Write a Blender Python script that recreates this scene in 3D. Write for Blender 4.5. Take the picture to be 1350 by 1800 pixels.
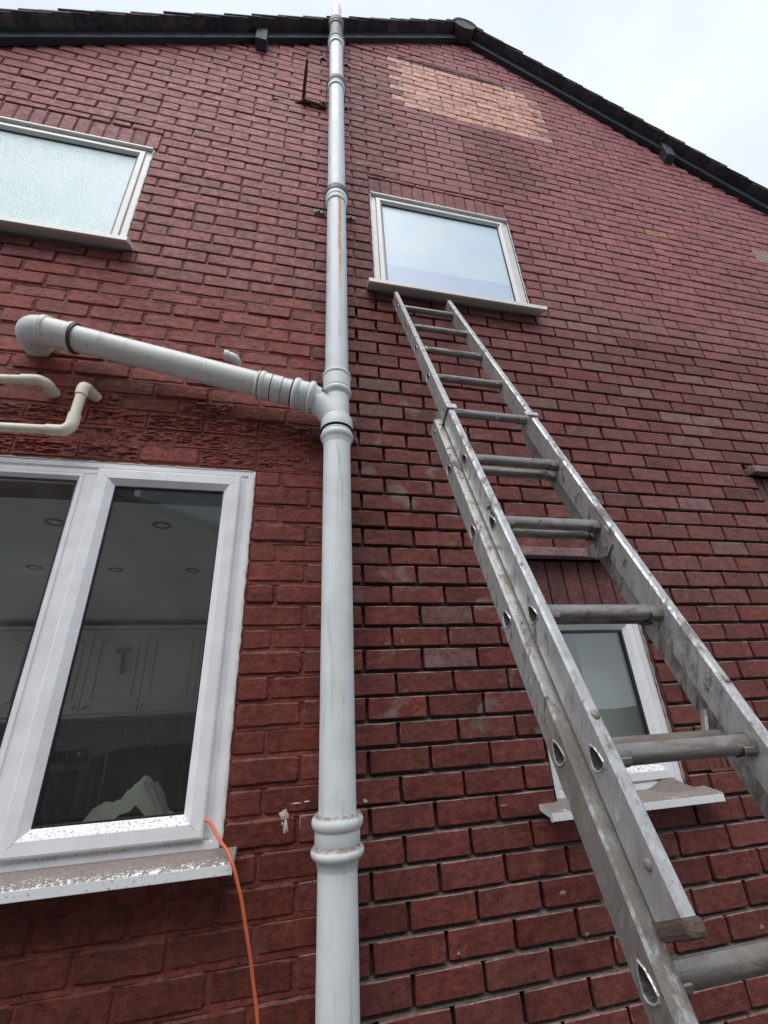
import bpy, math, random
from mathutils import Vector, Matrix, noise
random.seed(7)
for o in list(bpy.data.objects): bpy.data.objects.remove(o)
SC = bpy.context.scene
COL = SC.collection
rad = math.radians

# ------------------------------------------------------------------ camera
F_PX = 747.12
R_ = Vector((0.97654735, -0.21001903, -0.04740559))
U_ = Vector((-0.04560692, -0.41696704, 0.90777668))
FW = Vector((0.21041695, 0.88432488, 0.41676638))
CAM = Vector((-0.16846643, -1.50427697, 1.6))
cam = bpy.data.cameras.new('camera')
cam.sensor_fit = 'HORIZONTAL'; cam.sensor_width = 36.0
cam.lens = 36.0 * F_PX / 1350.0
cam.clip_start = 0.02; cam.clip_end = 400
co = bpy.data.objects.new('camera', cam); COL.objects.link(co)
co.matrix_world = Matrix(((R_.x, U_.x, -FW.x, CAM.x), (R_.y, U_.y, -FW.y, CAM.y), (R_.z, U_.z, -FW.z, CAM.z), (0, 0, 0, 1)))
SC.camera = co

# ------------------------------------------------------------------ sky, sun, exposure
SUN_EL, SUN_AZ = 58.0, 205.0     # degrees; azimuth clockwise from +Y
w = bpy.data.worlds.new('World'); SC.world = w; w.use_nodes = True
nt = w.node_tree; nt.nodes.clear()
L = nt.links.new
out = nt.nodes.new('ShaderNodeOutputWorld'); bg = nt.nodes.new('ShaderNodeBackground')
sky = nt.nodes.new('ShaderNodeTexSky'); sky.sky_type = 'NISHITA'; sky.sun_disc = False
sky.sun_elevation = rad(SUN_EL); sky.sun_rotation = rad(SUN_AZ)
tc = nt.nodes.new('ShaderNodeTexCoord')
mp = nt.nodes.new('ShaderNodeMapping'); mp.inputs['Scale'].default_value = (1.0, 1.6, 2.2); mp.inputs['Location'].default_value = (3.1, 0.4, 1.7)
nz = nt.nodes.new('ShaderNodeTexNoise'); nz.inputs['Scale'].default_value = 1.9; nz.inputs['Detail'].default_value = 5; nz.inputs['Roughness'].default_value = 0.55
L(tc.outputs['Generated'], mp.inputs['Vector']); L(mp.outputs['Vector'], nz.inputs['Vector'])
cr = nt.nodes.new('ShaderNodeValToRGB')
cr.color_ramp.elements[0].position = 0.33; cr.color_ramp.elements[0].color = (5.2, 5.65, 6.5, 1)
cr.color_ramp.elements[1].position = 0.66; cr.color_ramp.elements[1].color = (6.4, 6.85, 7.6, 1)
L(nz.outputs['Fac'], cr.inputs['Fac'])
mx = nt.nodes.new('ShaderNodeMix'); mx.data_type = 'RGBA'; mx.inputs['Factor'].default_value = 0.88
L(sky.outputs['Color'], mx.inputs['A']); L(cr.outputs['Color'], mx.inputs['B'])
L(mx.outputs['Result'], bg.inputs['Color']); bg.inputs['Strength'].default_value = 0.1
L(bg.outputs['Background'], out.inputs['Surface'])
sl = bpy.data.lights.new('sun', 'SUN'); sl.energy = 1.5; sl.angle = rad(50); sl.color = (1.0, 0.97, 0.93)
so = bpy.data.objects.new('sun', sl); COL.objects.link(so)
sd = Vector((math.sin(rad(SUN_AZ)) * math.cos(rad(SUN_EL)), math.cos(rad(SUN_AZ)) * math.cos(rad(SUN_EL)), math.sin(rad(SUN_EL))))
so.rotation_euler = sd.to_track_quat('Z', 'Y').to_euler()
SC.view_settings.view_transform = 'Standard'; SC.view_settings.look = 'None'
SC.view_settings.exposure = 0.76; SC.view_settings.gamma = 1; SC.view_settings.use_curve_mapping = False

# ------------------------------------------------------------------ helpers
def project(P):
    d = Vector(P) - CAM
    z = d.dot(FW)
    if z < 0.05: return None
    return (675 + F_PX * d.dot(R_) / z, 900 - F_PX * d.dot(U_) / z)

class MB:
    def __init__(s): s.v = []; s.f = []; s.m = []; s.c = []; s.k = []
    def quad(s, a, b, c, d, m=0): s.poly((a, b, c, d), m)
    def poly(s, pts, m=0, col=None, misc=None):
        n = len(s.v); s.v += [tuple(p) for p in pts]; s.f.append(tuple(range(n, n + len(pts)))); s.m.append(m)
        s.c.append(col); s.k.append(misc)
    def add(s, verts, faces, m=0, col=None, misc=None):
        n = len(s.v); s.v += [tuple(p) for p in verts]
        for f in faces: s.f.append(tuple(i + n for i in f)); s.m.append(m); s.c.append(col); s.k.append(misc)
    def box(s, x0, x1, y0, y1, z0, z1, m=0, col=None, misc=None):
        v = [(x, y, z) for x in (x0, x1) for y in (y0, y1) for z in (z0, z1)]
        f = [(0, 1, 3, 2), (4, 6, 7, 5), (0, 4, 5, 1), (2, 3, 7, 6), (0, 2, 6, 4), (1, 5, 7, 3)]
        s.add(v, f, m, col, misc)
    def obox(s, o, a, b, c, m=0):
        """box from corner o along vectors a,b,c"""
        o, a, b, c = Vector(o), Vector(a), Vector(b), Vector(c)
        v = [o + i * a + j * b + k * c for i in (0, 1) for j in (0, 1) for k in (0, 1)]
        f = [(0, 1, 3, 2), (4, 6, 7, 5), (0, 4, 5, 1), (2, 3, 7, 6), (0, 2, 6, 4), (1, 5, 7, 3)]
        s.add(v, f, m)
    def ring(s, x0, x1, z0, z1, prof, m=0, mats=None):
        """mitred rectangular ring; prof = (inset, y) from outside to inside"""
        n = len(s.v)
        for d, y in prof:
            s.v += [(x0 + d, y, z0 + d), (x1 - d, y, z0 + d), (x1 - d, y, z1 - d), (x0 + d, y, z1 - d)]
        for i in range(len(prof) - 1):
            for j in range(4):
                a = n + i * 4 + j; b = n + i * 4 + (j + 1) % 4
                s.f.append((a, b, b + 4, a + 4)); s.m.append(mats[i] if mats else m); s.c.append(None); s.k.append(None)
    def tube(s, pts, r, seg=20, m=0, cap=True, closed_r=None):
        pts = [Vector(p) for p in pts]; n0 = len(s.v); N = len(pts)
        rs = r if isinstance(r, (list, tuple)) else [r] * N
        t0 = (pts[1] - pts[0]).normalized()
        u = t0.orthogonal().normalized()
        for i, p in enumerate(pts):
            t = (pts[min(i + 1, N - 1)] - pts[max(i - 1, 0)]).normalized()
            u = (u - t * u.dot(t)).normalized(); v = t.cross(u)
            for j in range(seg):
                a = 2 * math.pi * j / seg
                s.v.append(tuple(p + (u * math.cos(a) + v * math.sin(a)) * rs[i]))
        for i in range(N - 1):
            for j in range(seg):
                a = n0 + i * seg + j; b = n0 + i * seg + (j + 1) % seg
                s.f.append((a, b, b + seg, a + seg)); s.m.append(m); s.c.append(None); s.k.append(None)
        if cap:
            s.f.append(tuple(n0 + j for j in reversed(range(seg)))); s.m.append(m); s.c.append(None); s.k.append(None)
            s.f.append(tuple(n0 + (N - 1) * seg + j for j in range(seg))); s.m.append(m); s.c.append(None); s.k.append(None)
    def lathe(s, base, axis, prof, seg=32, m=0):
        """prof = (height along axis, radius)"""
        base = Vector(base); ax = Vector(axis).normalized(); u = ax.orthogonal().normalized(); v = ax.cross(u); n0 = len(s.v)
        for h, r in prof:
            for j in range(seg):
                a = 2 * math.pi * j / seg
                s.v.append(tuple(base + ax * h + (u * math.cos(a) + v * math.sin(a)) * r))
        for i in range(len(prof) - 1):
            for j in range(seg):
                a = n0 + i * seg + j; b = n0 + i * seg + (j + 1) % seg
                s.f.append((a, b, b + seg, a + seg)); s.m.append(m); s.c.append(None); s.k.append(None)
    def build(s, name, mats, parent=None, smooth=False, origin=None, bevel=0, colour=False):
        me = bpy.data.meshes.new(name)
        o0 = Vector(origin) if origin else Vector((0, 0, 0))
        me.from_pydata([tuple(Vector(p) - o0) for p in s.v], [], s.f)
        if not isinstance(mats, (list, tuple)): mats = [mats]
        for m in mats: me.materials.append(m)
        me.polygons.foreach_set('material_index', s.m)
        if smooth is not False:
            me.polygons.foreach_set('use_smooth', [True] * len(s.f))
        if colour:
            ca = me.color_attributes.new('col', 'FLOAT_COLOR', 'CORNER'); ka = me.color_attributes.new('misc', 'FLOAT_COLOR', 'CORNER')
            cb = []; kb = []
            for f, c, k in zip(s.f, s.c, s.k):
                cb += list((c or (.2, .045, .04)) ) + [1.0] if False else []
            for f, c, k in zip(s.f, s.c, s.k):
                c4 = tuple(c or (.2, .045, .04)) + (1.0,); k4 = tuple(k or (0, 0, 0)) + (1.0,)
                for _ in f: cb.extend(c4); kb.extend(k4)
            ca.data.foreach_set('color', cb); ka.data.foreach_set('color', kb)
        me.validate()
        o = bpy.data.objects.new(name, me); COL.objects.link(o)
        o.location = o0
        if smooth == 'auto':
            try: me.set_sharp_from_angle(angle=rad(35))
            except Exception: pass
        if bevel:
            b = o.modifiers.new('bevel', 'BEVEL'); b.width = bevel; b.segments = 2; b.limit_method = 'ANGLE'; b.angle_limit = rad(40)
        if parent: setparent(o, parent)
        return o
def setparent(o, p):
    o.parent = p
    wp = Vector((0, 0, 0)); q = p
    while q: wp += q.location; q = q.parent
    o.location = o.location - wp
def tag(o, label=None, cat=None, group=None, kind=None):
    if label: o['label'] = label
    if cat: o['category'] = cat
    if group: o['group'] = group
    if kind: o['kind'] = kind
    return o
def empty(name, loc, label, cat, group=None):
    o = bpy.data.objects.new(name, None); COL.objects.link(o); o.location = loc; o.empty_display_size = 0.1
    return tag(o, label, cat, group)
def arc(c, a, b, n=8):
    """quarter-turn from c+a to c+b"""
    c, a, b = Vector(c), Vector(a), Vector(b)
    return [c + a * math.cos(t) + b * math.sin(t) for t in [math.pi / 2 * i / n for i in range(n + 1)]]

# ------------------------------------------------------------------ materials
class NT:
    def __init__(s, name):
        s.mat = bpy.data.materials.new(name); s.mat.use_nodes = True; s.t = s.mat.node_tree; s.t.nodes.clear()
        s.out = s.t.nodes.new('ShaderNodeOutputMaterial')
        s.geo = s.t.nodes.new('ShaderNodeNewGeometry'); s.P = s.geo.outputs['Position']
    def set(s, inp, v):
        if hasattr(v, 'is_output'): s.t.links.new(v, inp)
        elif isinstance(v, (tuple, list)) and len(v) == 3 and inp.type == 'RGBA': inp.default_value = (*v, 1)
        else: inp.default_value = v
    def noise(s, scale, detail=4, rough=0.55, vec=None, dist=0.0):
        n = s.t.nodes.new('ShaderNodeTexNoise'); s.set(n.inputs['Vector'], vec or s.P)
        n.inputs['Scale'].default_value = scale; n.inputs['Detail'].default_value = detail; n.inputs['Roughness'].default_value = rough
        n.inputs['Distortion'].default_value = dist
        return n.outputs['Fac']
    def voro(s, scale, vec=None):
        n = s.t.nodes.new('ShaderNodeTexVoronoi'); s.set(n.inputs['Vector'], vec or s.P); n.inputs['Scale'].default_value = scale
        return n.outputs['Distance']
    def scaled(s, sc, vec=None):
        n = s.t.nodes.new('ShaderNodeMapping'); s.set(n.inputs['Vector'], vec or s.P); n.inputs['Scale'].default_value = sc
        return n.outputs['Vector']
    def ramp(s, v, a, b, lo=0.0, hi=1.0):
        n = s.t.nodes.new('ShaderNodeMapRange'); s.set(n.inputs['Value'], v); n.interpolation_type = 'SMOOTHSTEP'
        n.inputs['From Min'].default_value = a; n.inputs['From Max'].default_value = b
        n.inputs['To Min'].default_value = lo; n.inputs['To Max'].default_value = hi
        return n.outputs['Result']
    def math(s, op, a, b=0.0):
        n = s.t.nodes.new('ShaderNodeMath'); n.operation = op; s.set(n.inputs[0], a); s.set(n.inputs[1], b); return n.outputs[0]
    def mix(s, f, a, b, mode='MIX'):
        n = s.t.nodes.new('ShaderNodeMix'); n.data_type = 'RGBA'; n.blend_type = mode
        s.set(n.inputs['Factor'], f)
        s.set([i for i in n.inputs if i.name == 'A' and i.type == 'RGBA'][0], a); s.set([i for i in n.inputs if i.name == 'B' and i.type == 'RGBA'][0], b)
        return [o for o in n.outputs if o.type == 'RGBA'][0]
    def attr(s, name):
        n = s.t.nodes.new('ShaderNodeAttribute'); n.attribute_name = name; return n.outputs['Color']
    def sep(s, v):
        n = s.t.nodes.new('ShaderNodeSeparateXYZ'); s.set(n.inputs[0], v); return n.outputs
    def bump(s, h, dist=0.002, strength=1.0, prev=None):
        n = s.t.nodes.new('ShaderNodeBump'); s.set(n.inputs['Height'], h); n.inputs['Distance'].default_value = dist; n.inputs['Strength'].default_value = strength
        if prev: s.set(n.inputs['Normal'], prev)
        return n.outputs['Normal']
    def bsdf(s, base, rough=0.5, metal=0.0, spec=0.5, normal=None, **kw):
        n = s.t.nodes.new('ShaderNodeBsdfPrincipled')
        s.set(n.inputs['Base Color'], base); s.set(n.inputs['Roughness'], rough); s.set(n.inputs['Metallic'], metal); s.set(n.inputs['Specular IOR Level'], spec)
        if normal: s.set(n.inputs['Normal'], normal)
        for k, v in kw.items(): s.set(n.inputs[k.replace('_', ' ')], v)
        s.t.links.new(n.outputs[0], s.out.inputs['Surface']); return n
    def up(s): return s.sep(s.geo.outputs['Normal'])[2]

def simple(name, col, rough=0.5, metal=0.0, var=0.12, scale=20, bump=0.0, spec=0.5):
    t = NT(name); n = t.noise(scale, 5)
    c = t.mix(1.0, col, t.mix(n, (1 - var,) * 3, (1 + var,) * 3), 'MULTIPLY')
    nb = t.bump(t.noise(scale * 6, 4), bump) if bump else None
    t.bsdf(c, t.ramp(n, .3, .7, rough - .06, rough + .06), metal, spec, nb)
    return t.mat

def masonry():
    t = NT('painted_masonry'); col = t.attr('col'); ms = t.sep(t.attr('misc'))
    n1 = t.noise(7, 6, .6); n2 = t.noise(55, 6, .62); n3 = t.noise(26, 6, .65, dist=.4)
    c = t.mix(1.0, col, t.mix(t.ramp(n1, .28, .72), (.74, .70, .70), (1.20, 1.20, 1.20)), 'MULTIPLY')
    c = t.mix(1.0, c, t.mix(t.ramp(n2, .3, .7), (.76, .74, .74), (1.22, 1.22, 1.22)), 'MULTIPLY')
    n4 = t.noise(1.0, 6, .65, t.scaled((24, 24, 48)), dist=.5)
    c = t.mix(1.0, c, t.mix(t.ramp(n4, .32, .68), (.72, .68, .68), (1.26, 1.27, 1.28)), 'MULTIPLY')
    # chalky weathering that varies brick by brick
    d = t.math('MULTIPLY', ms[0], t.ramp(n3, .30, .68, .25, 1.0))
    c = t.mix(d, c, (.36, .205, .205))
    # rain streaks
    st = t.noise(1.0, 5, .6, t.scaled((22, 22, 1.6)))
    c = t.mix(t.ramp(st, .56, .74, 0, .30), c, (.055, .026, .026))
    c = t.mix(t.ramp(st, .22, .40, .16, 0), c, (.36, .22, .21))
    # dust caught on upward ledges
    up = t.math('MULTIPLY', t.ramp(t.up(), .25, .75), t.ramp(n2, .3, .6, .55, .95))
    c = t.mix(t.math('MULTIPLY', up, ms[2]), c, (.30, .25, .225))
    smd = t.math('MULTIPLY', t.ramp(t.noise(9, 3, .5, dist=.3), .56, .70), t.ramp(ms[1], .45, .6, 0, .55))
    c = t.mix(smd, c, (.25, .205, .19))
    # pits and small chips
    pit = t.noise(120, 3, .5)
    c = t.mix(t.ramp(pit, .66, .70, 0, .8), c, (.03, .014, .013))
    chip = t.math('MULTIPLY', t.ramp(t.noise(38, 5, .7), .70, .74), ms[1])
    c = t.mix(chip, c, (.42, .28, .25))
    big = t.noise(30, 6, .6); fine = t.noise(260, 4, .6)
    h = t.math('ADD', big, t.math('MULTIPLY', fine, .35))
    h = t.math('ADD', h, t.math('MULTIPLY', t.noise(11, 4, .6), 1.3))
    h = t.math('SUBTRACT', h, t.ramp(pit, .64, .72, 0, .8))
    nb = t.bump(h, .0045, .9)
    t.bsdf(c, t.ramp(n3, .3, .7, .52, .76), 0, .27, nb)
    return t.mat
M = {}
M['masonry'] = masonry()

def upvc(name, base=(.84, .85, .87), specks=0.0, tinge=0.25):
    t = NT(name); n = t.noise(12, 6, .6); f = t.noise(170, 4, .65)
    c = t.mix(1.0, base, t.mix(t.ramp(n, .3, .7), (.93, .925, .91), (1.03, 1.03, 1.03)), 'MULTIPLY')
    c = t.mix(t.ramp(f, .60, .72, 0, tinge), c, (.42, .40, .37))
    up = t.ramp(t.up(), .25, .6)
    sp = t.ramp(t.noise(170, 5, .7, t.scaled((1, 1, .8))), .49, .64)
    c = t.mix(t.math('MULTIPLY', t.math('MULTIPLY', up, sp), specks), c, (.16, .15, .14))
    st = t.noise(1, 4, .6, t.scaled((40, 40, 2)))
    c = t.mix(t.ramp(st, .58, .75, 0, .16), c, (.40, .37, .33))
    t.bsdf(c, t.ramp(n, .3, .7, .28, .42), 0, .5, t.bump(f, .0006, .5))
    return t.mat
M['upvc'] = upvc('white_upvc', specks=.9)
M['upvc_old'] = upvc('weathered_upvc', (.72, .72, .70), .8, .35)

def sill_mat(name, cover):
    t = NT(name); n = t.noise(38, 6, .65); f = t.noise(140, 4, .6)
    up = t.ramp(t.up(), .2, .7)
    n = t.math('ADD', t.math('MULTIPLY', n, .35), t.math('MULTIPLY', f, .65))
    y = t.sep(t.P)[1]
    d = t.math('MULTIPLY', up, t.ramp(t.math('ADD', t.math('MULTIPLY', n, 1.0), t.math('MULTIPLY', y, 2.2)), cover, cover + .05))
    white = t.mix(t.ramp(f, .6, .68, 0, .75), (.76, .77, .77), (.25, .23, .21))
    c = t.mix(d, white, t.mix(t.ramp(f, .35, .65), (.19, .155, .14), (.28, .235, .215)))
    t.bsdf(c, t.ramp(d, 0, 1, .35, .9), 0, .5, t.bump(t.math('MULTIPLY', f, d), .004, .6))
    return t.mat
M['sill'] = sill_mat('dusty_white_sill', .24)

def glass(name, tint=(1, 1, 1), dirt=.05, boost=1.0):
    t = NT(name)
    vd = t.t.nodes.new('ShaderNodeVectorMath'); vd.operation = 'DOT_PRODUCT'
    t.set(vd.inputs[0], t.geo.outputs['Incoming']); t.set(vd.inputs[1], t.geo.outputs['Normal'])
    cs = t.math('ABSOLUTE', vd.outputs['Value'])
    fres = t.math('ADD', .045, t.math('MULTIPLY', t.math('POWER', t.math('SUBTRACT', 1.0, cs), 4.0), .9))
    tr = t.t.nodes.new('ShaderNodeBsdfTransparent'); tr.inputs['Color'].default_value = (*tint, 1)
    gl = t.t.nodes.new('ShaderNodeBsdfGlossy'); gl.inputs['Roughness'].default_value = .005
    nrm = t.bump(t.noise(2.0, 2), .004, .25); t.set(gl.inputs['Normal'], nrm)
    m1 = t.t.nodes.new('ShaderNodeMixShader'); t.set(m1.inputs[0], t.math('MULTIPLY', fres, boost)); t.set(m1.inputs[1], tr.outputs[0]); t.set(m1.inputs[2], gl.outputs[0])
    df = t.t.nodes.new('ShaderNodeBsdfDiffuse'); df.inputs['Color'].default_value = (.5, .5, .48, 1)
    m2 = t.t.nodes.new('ShaderNodeMixShader')
    sp = t.math('ADD', t.ramp(t.noise(420, 3, .6), .64, .72, 0, .35), t.ramp(t.noise(3.5, 5), .4, .8, dirt * .4, dirt * 1.6))
    t.set(m2.inputs[0], t.math('MINIMUM', sp, .5)); t.set(m2.inputs[1], m1.outputs[0]); t.set(m2.inputs[2], df.outputs[0])
    t.t.links.new(m2.outputs[0], t.out.inputs['Surface'])
    return t.mat
M['glass'] = glass('clear_glass', (.93, .96, .94), .04, 2.3)

def frosted(name, a, b, scale, bd, band=None, rough=.22):
    t = NT(name); n = t.noise(scale, 3, .6); m = t.noise(3.5, 4, .6)
    c = t.mix(t.ramp(m, .3, .7), a, b)
    c = t.mix(1.0, c, t.mix(t.ramp(n, .35, .65), (.90, .92, .92), (1.05, 1.05, 1.05)), 'MULTIPLY')
    if band:
        z = t.sep(t.P)[2]
        c = t.mix(t.ramp(z, band - .006, band + .006, 1, 0), c, (.40, .49, .66))
    t.bsdf(c, rough, 0, .6, t.bump(n, bd, .8))
    return t.mat
M['frost_aqua'] = frosted('obscured_glass', (.63, .83, .84), (.70, .87, .89), 210, .004)
M['frost_blue'] = frosted('frosted_glass', (.60, .77, .88), (.70, .83, .88), 380, .0012, None, .14)
M['frost_band'] = frosted('frosted_band', (.54, .64, .82), (.57, .66, .82), 420, .001, None, .2)

def alu(name, dirt=.5, base=(.58, .58, .57), rail=True):
    t = NT(name)
    if rail:
        mpn = t.t.nodes.new('ShaderNodeMapping'); t.set(mpn.inputs['Vector'], t.P); mpn.inputs['Rotation'].default_value = (1.18100 - math.pi / 2, 0, 0)
        v = mpn.outputs['Vector']; S1, S2, S3 = (14, 14, 3.2), (60, 60, 22), (130, 130, 10)
    else:
        v = t.P; S1, S2, S3 = (5, 16, 16), (26, 70, 70), (12, 120, 120)
    n = t.noise(1, 7, .66, t.scaled(S1, v), dist=.5); f = t.noise(1, 6, .7, t.scaled(S2, v), dist=.3); st = t.noise(1, 4, .6, t.scaled(S3, v))
    cl = t.noise(4.0, 4, .6)
    c = t.mix(1.0, base, t.mix(t.ramp(n, .3, .7), (.70, .70, .69), (1.15, 1.15, 1.15)), 'MULTIPLY')
    gate = t.ramp(cl, .36, .62, .30 if dirt < .9 else .75, 1.0)
    d1 = t.math('MULTIPLY', t.ramp(t.math('ADD', t.math('MULTIPLY', n, .6), t.math('MULTIPLY', f, .4)), .455, .575, 0, dirt), gate)
    c = t.mix(d1, c, (.135, .108, .090))
    d2 = t.math('MULTIPLY', t.ramp(f, .58, .66, 0, min(1, dirt * 1.1)), gate); c = t.mix(d2, c, (.050, .042, .037))
    if dirt > .9:
        mud = t.math('MULTIPLY', t.ramp(t.sep(t.P)[2], 1.75, 1.15, 0, 1), t.ramp(t.math('ADD', t.math('MULTIPLY', n, .6), t.math('MULTIPLY', f, .4)), .42, .54))
        c = t.mix(t.math('MULTIPLY', mud, .85), c, t.mix(t.ramp(f, .4, .6), (.10, .075, .06), (.24, .20, .165)))
    lt = t.ramp(t.noise(1, 5, .65, t.scaled((40, 40, 16), v)), .67, .70, 0, .7); c = t.mix(lt, c, (.80, .77, .70))
    d3 = t.ramp(st, .58, .68, 0, .5 * dirt); c = t.mix(d3, c, (.12, .105, .095))
    dd = t.math('MINIMUM', t.math('ADD', d1, t.math('ADD', d2, d3)), 1.0)
    t.bsdf(c, t.ramp(dd, 0, 1, .32, .74), t.ramp(dd, 0, 1, .60, .05), .5, t.bump(t.math('ADD', f, t.math('ADD', st, t.math('MULTIPLY', n, .8))), .0011, .6))
    return t.mat
M['alu'] = alu('dirty_aluminium', .92, (.56, .55, .53))
M['alu_clean'] = alu('worn_aluminium', .85, (.60, .60, .595))
M['alu_rung'] = alu('grimy_rung_aluminium', .92, (.31, .295, .275), False)

def pipe_mat(name, base, rust=False, grime=.35):
    t = NT(name); n = t.noise(9, 6, .6); f = t.noise(75, 5, .65); st = t.noise(1, 5, .6, t.scaled((45, 45, 3.5)))
    c = t.mix(1.0, base, t.mix(t.ramp(n, .3, .7), (.92, .92, .92), (1.05, 1.05, 1.05)), 'MULTIPLY')
    c = t.mix(t.ramp(st, .54, .74, 0, grime), c, (.34, .32, .29))
    c = t.mix(t.ramp(f, .66, .73, 0, .5), c, (.24, .22, .20))
    up = t.math('MULTIPLY', t.ramp(t.up(), .35, .7), t.ramp(f, .38, .55, .5, 1))
    c = t.mix(up, c, (.23, .19, .17))
    if rust:
        x, y, z = t.sep(t.P)
        wob = t.math('MULTIPLY', t.math('SUBTRACT', t.noise(5, 3), .5), .02)
        dx = t.math('ABSOLUTE', t.math('ADD', t.math('ADD', x, .0), wob))
        fz = t.math('MULTIPLY', t.ramp(z, 2.95, 3.6), t.ramp(z, 4.2, 4.22, 1, .0))
        fr = t.ramp(y, -.118, -.125)
        k = t.math('MULTIPLY', t.math('MULTIPLY', t.ramp(dx, .004, .011, 1, 0), fz), fr)
        k = t.math('MULTIPLY', k, t.ramp(t.noise(30, 5), .3, .55, .35, 1))
        c = t.mix(t.math('MULTIPLY', k, t.ramp(z, 3.2, 3.7, .55, 1.0)), c, t.mix(t.ramp(z, 3.3, 3.75), (.52, .46, .24), (.50, .26, .10)))
    t.bsdf(c, t.ramp(n, .3, .7, .36, .52), 0, .45, t.bump(t.math('ADD', n, t.math('MULTIPLY', f, .5)), .0018, .55))
    return t.mat
M['pipe'] = pipe_mat('grey_painted_iron', (.72, .76, .76), False, .5)
M['pipe_up'] = pipe_mat('grey_plastic_pipe', (.66, .705, .74), True, .42)
M['pipe_br'] = pipe_mat('dirty_white_pipe', (.76, .76, .73), False, .5)
M['cream'] = pipe_mat('cream_plastic', (.78, .74, .60), False, .3)
M['rubber'] = simple('black_rubber_seal', (.05, .052, .05), .5, 0, .4, 60)
M['rust'] = simple('rusty_iron', (.10, .045, .028), .8, 0, .5, 60, .002)
M['steel_bracket'] = simple('red_painted_bracket', (.10, .05, .045), .6, 0, .4, 40, .001)
M['bracket_grey'] = simple('grey_bracket_band', (.055, .053, .05), .5, 0, .5, 50, .001)
M['board'] = simple('black_painted_board', (.022, .029, .043), .62, 0, .35, 14, .001)
def tile_mat():
    t = NT('dark_roof_tile'); oi = t.t.nodes.new('ShaderNodeObjectInfo'); n = t.noise(30, 6, .65)
    c = t.mix(oi.outputs['Random'], (.046, .046, .052), (.115, .108, .112))
    c = t.mix(1.0, c, t.mix(t.ramp(n, .3, .7), (.6, .6, .6), (1.4, 1.4, 1.4)), 'MULTIPLY')
    t.bsdf(c, .75, 0, .4, t.bump(n, .003)); return t.mat
M['tile'] = tile_mat()
M['gasket'] = simple('black_gasket', (.012, .012, .013), .5)
M['silicone'] = simple('white_silicone', (.66, .65, .61), .5, 0, .1, 60, .001)
M['orange'] = simple('orange_cable_sheath', (.62, .13, .06), .45, 0, .08, 30)
M['plaster'] = simple('white_plaster', (.62, .64, .63), .8, 0, .05, 4)
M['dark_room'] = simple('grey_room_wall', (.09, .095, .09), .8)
M['unit'] = simple('cream_cupboard_paint', (.60, .60, .54), .45, 0, .05, 5)
M['chrome'] = simple('brushed_steel', (.5, .5, .5), .25, .9)
M['walltile'] = simple('grey_wall_tile', (.26, .30, .30), .3, 0, .12, 8)
M['black'] = simple('black_plastic', (.012, .013, .016), .3, 0, .3, 12)
M['cloth'] = simple('grey_towel_cloth', (.34, .335, .30), .95, 0, .12, 40, .003)
M['worktop'] = simple('dark_worktop', (.06, .06, .065), .35)
M['lampglass'] = simple('downlight_ring', (.09, .09, .09), .35, .3)
M['blind'] = simple('pale_green_blind', (.40, .43, .41), .8, 0, .06, 10)
M['concrete'] = simple('concrete_slab', (.095, .09, .085), .85, 0, .25, 3, .004)
M['oppbrick'] = simple('brown_brick', (.10, .062, .052), .85, 0, .3, 9, .004)
M['airbrick'] = simple('unpainted_terracotta', (.17, .06, .05), .8, 0, .3, 40, .002)
M['dark'] = simple('dark_void', (.008, .008, .008), .9)
M['chip'] = simple('bare_pink_brick', (.30, .165, .145), .9, 0, .5, 70, .004)
M['scab'] = simple('flaking_white_scab', (.55, .47, .44), .9, 0, .5, 70, .004)
M['repair'] = simple('cement_smear', (.36, .34, .30), .9, 0, .3, 50, .004)

# ------------------------------------------------------------------ the house wall
ZL = lambda x: min(0.6293 * x + 6.3683, -0.6575 * x + 7.8467)   # underside of the verge
APX, APZ = 1.149, 7.091
XW0, XW1 = -3.35, 5.55
Z0, DZ = 2.013, 0.0757
GROUND = 0.06
OPEN = [(-2.25, -1.005, 3.585, 4.458), (.207, 1.124, 3.585, 4.475), (-1.525, -.316, 1.245, 2.458), (.722, 1.256, 1.275, 2.13), (2.215, 3.62, 1.45, 2.628)]
HEAD = [(-2.25, -.985, 4.458, 4.612), (.200, 1.128, 4.475, 4.628)]
LEDGE = [(.690, 1.300, 2.13, 2.168), (2.19, 3.66, 2.628, 2.668)]

house = empty('brick_house', (APX, 0, GROUND), 'gabled house of dark red painted brick with white plastic windows and bare pink brick patch', 'house')

PATCH = (.50, 1.70, 5.64, 6.43)
def region(x, z):
    if x < -.02 and z < 3.45: return 'thick'
    if (x < -.02) or z > 3.75 + .55 * noise.noise(Vector((x * 1.3, z * .8, 7.7))): return 'upper'
    return 'sharp'

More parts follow.
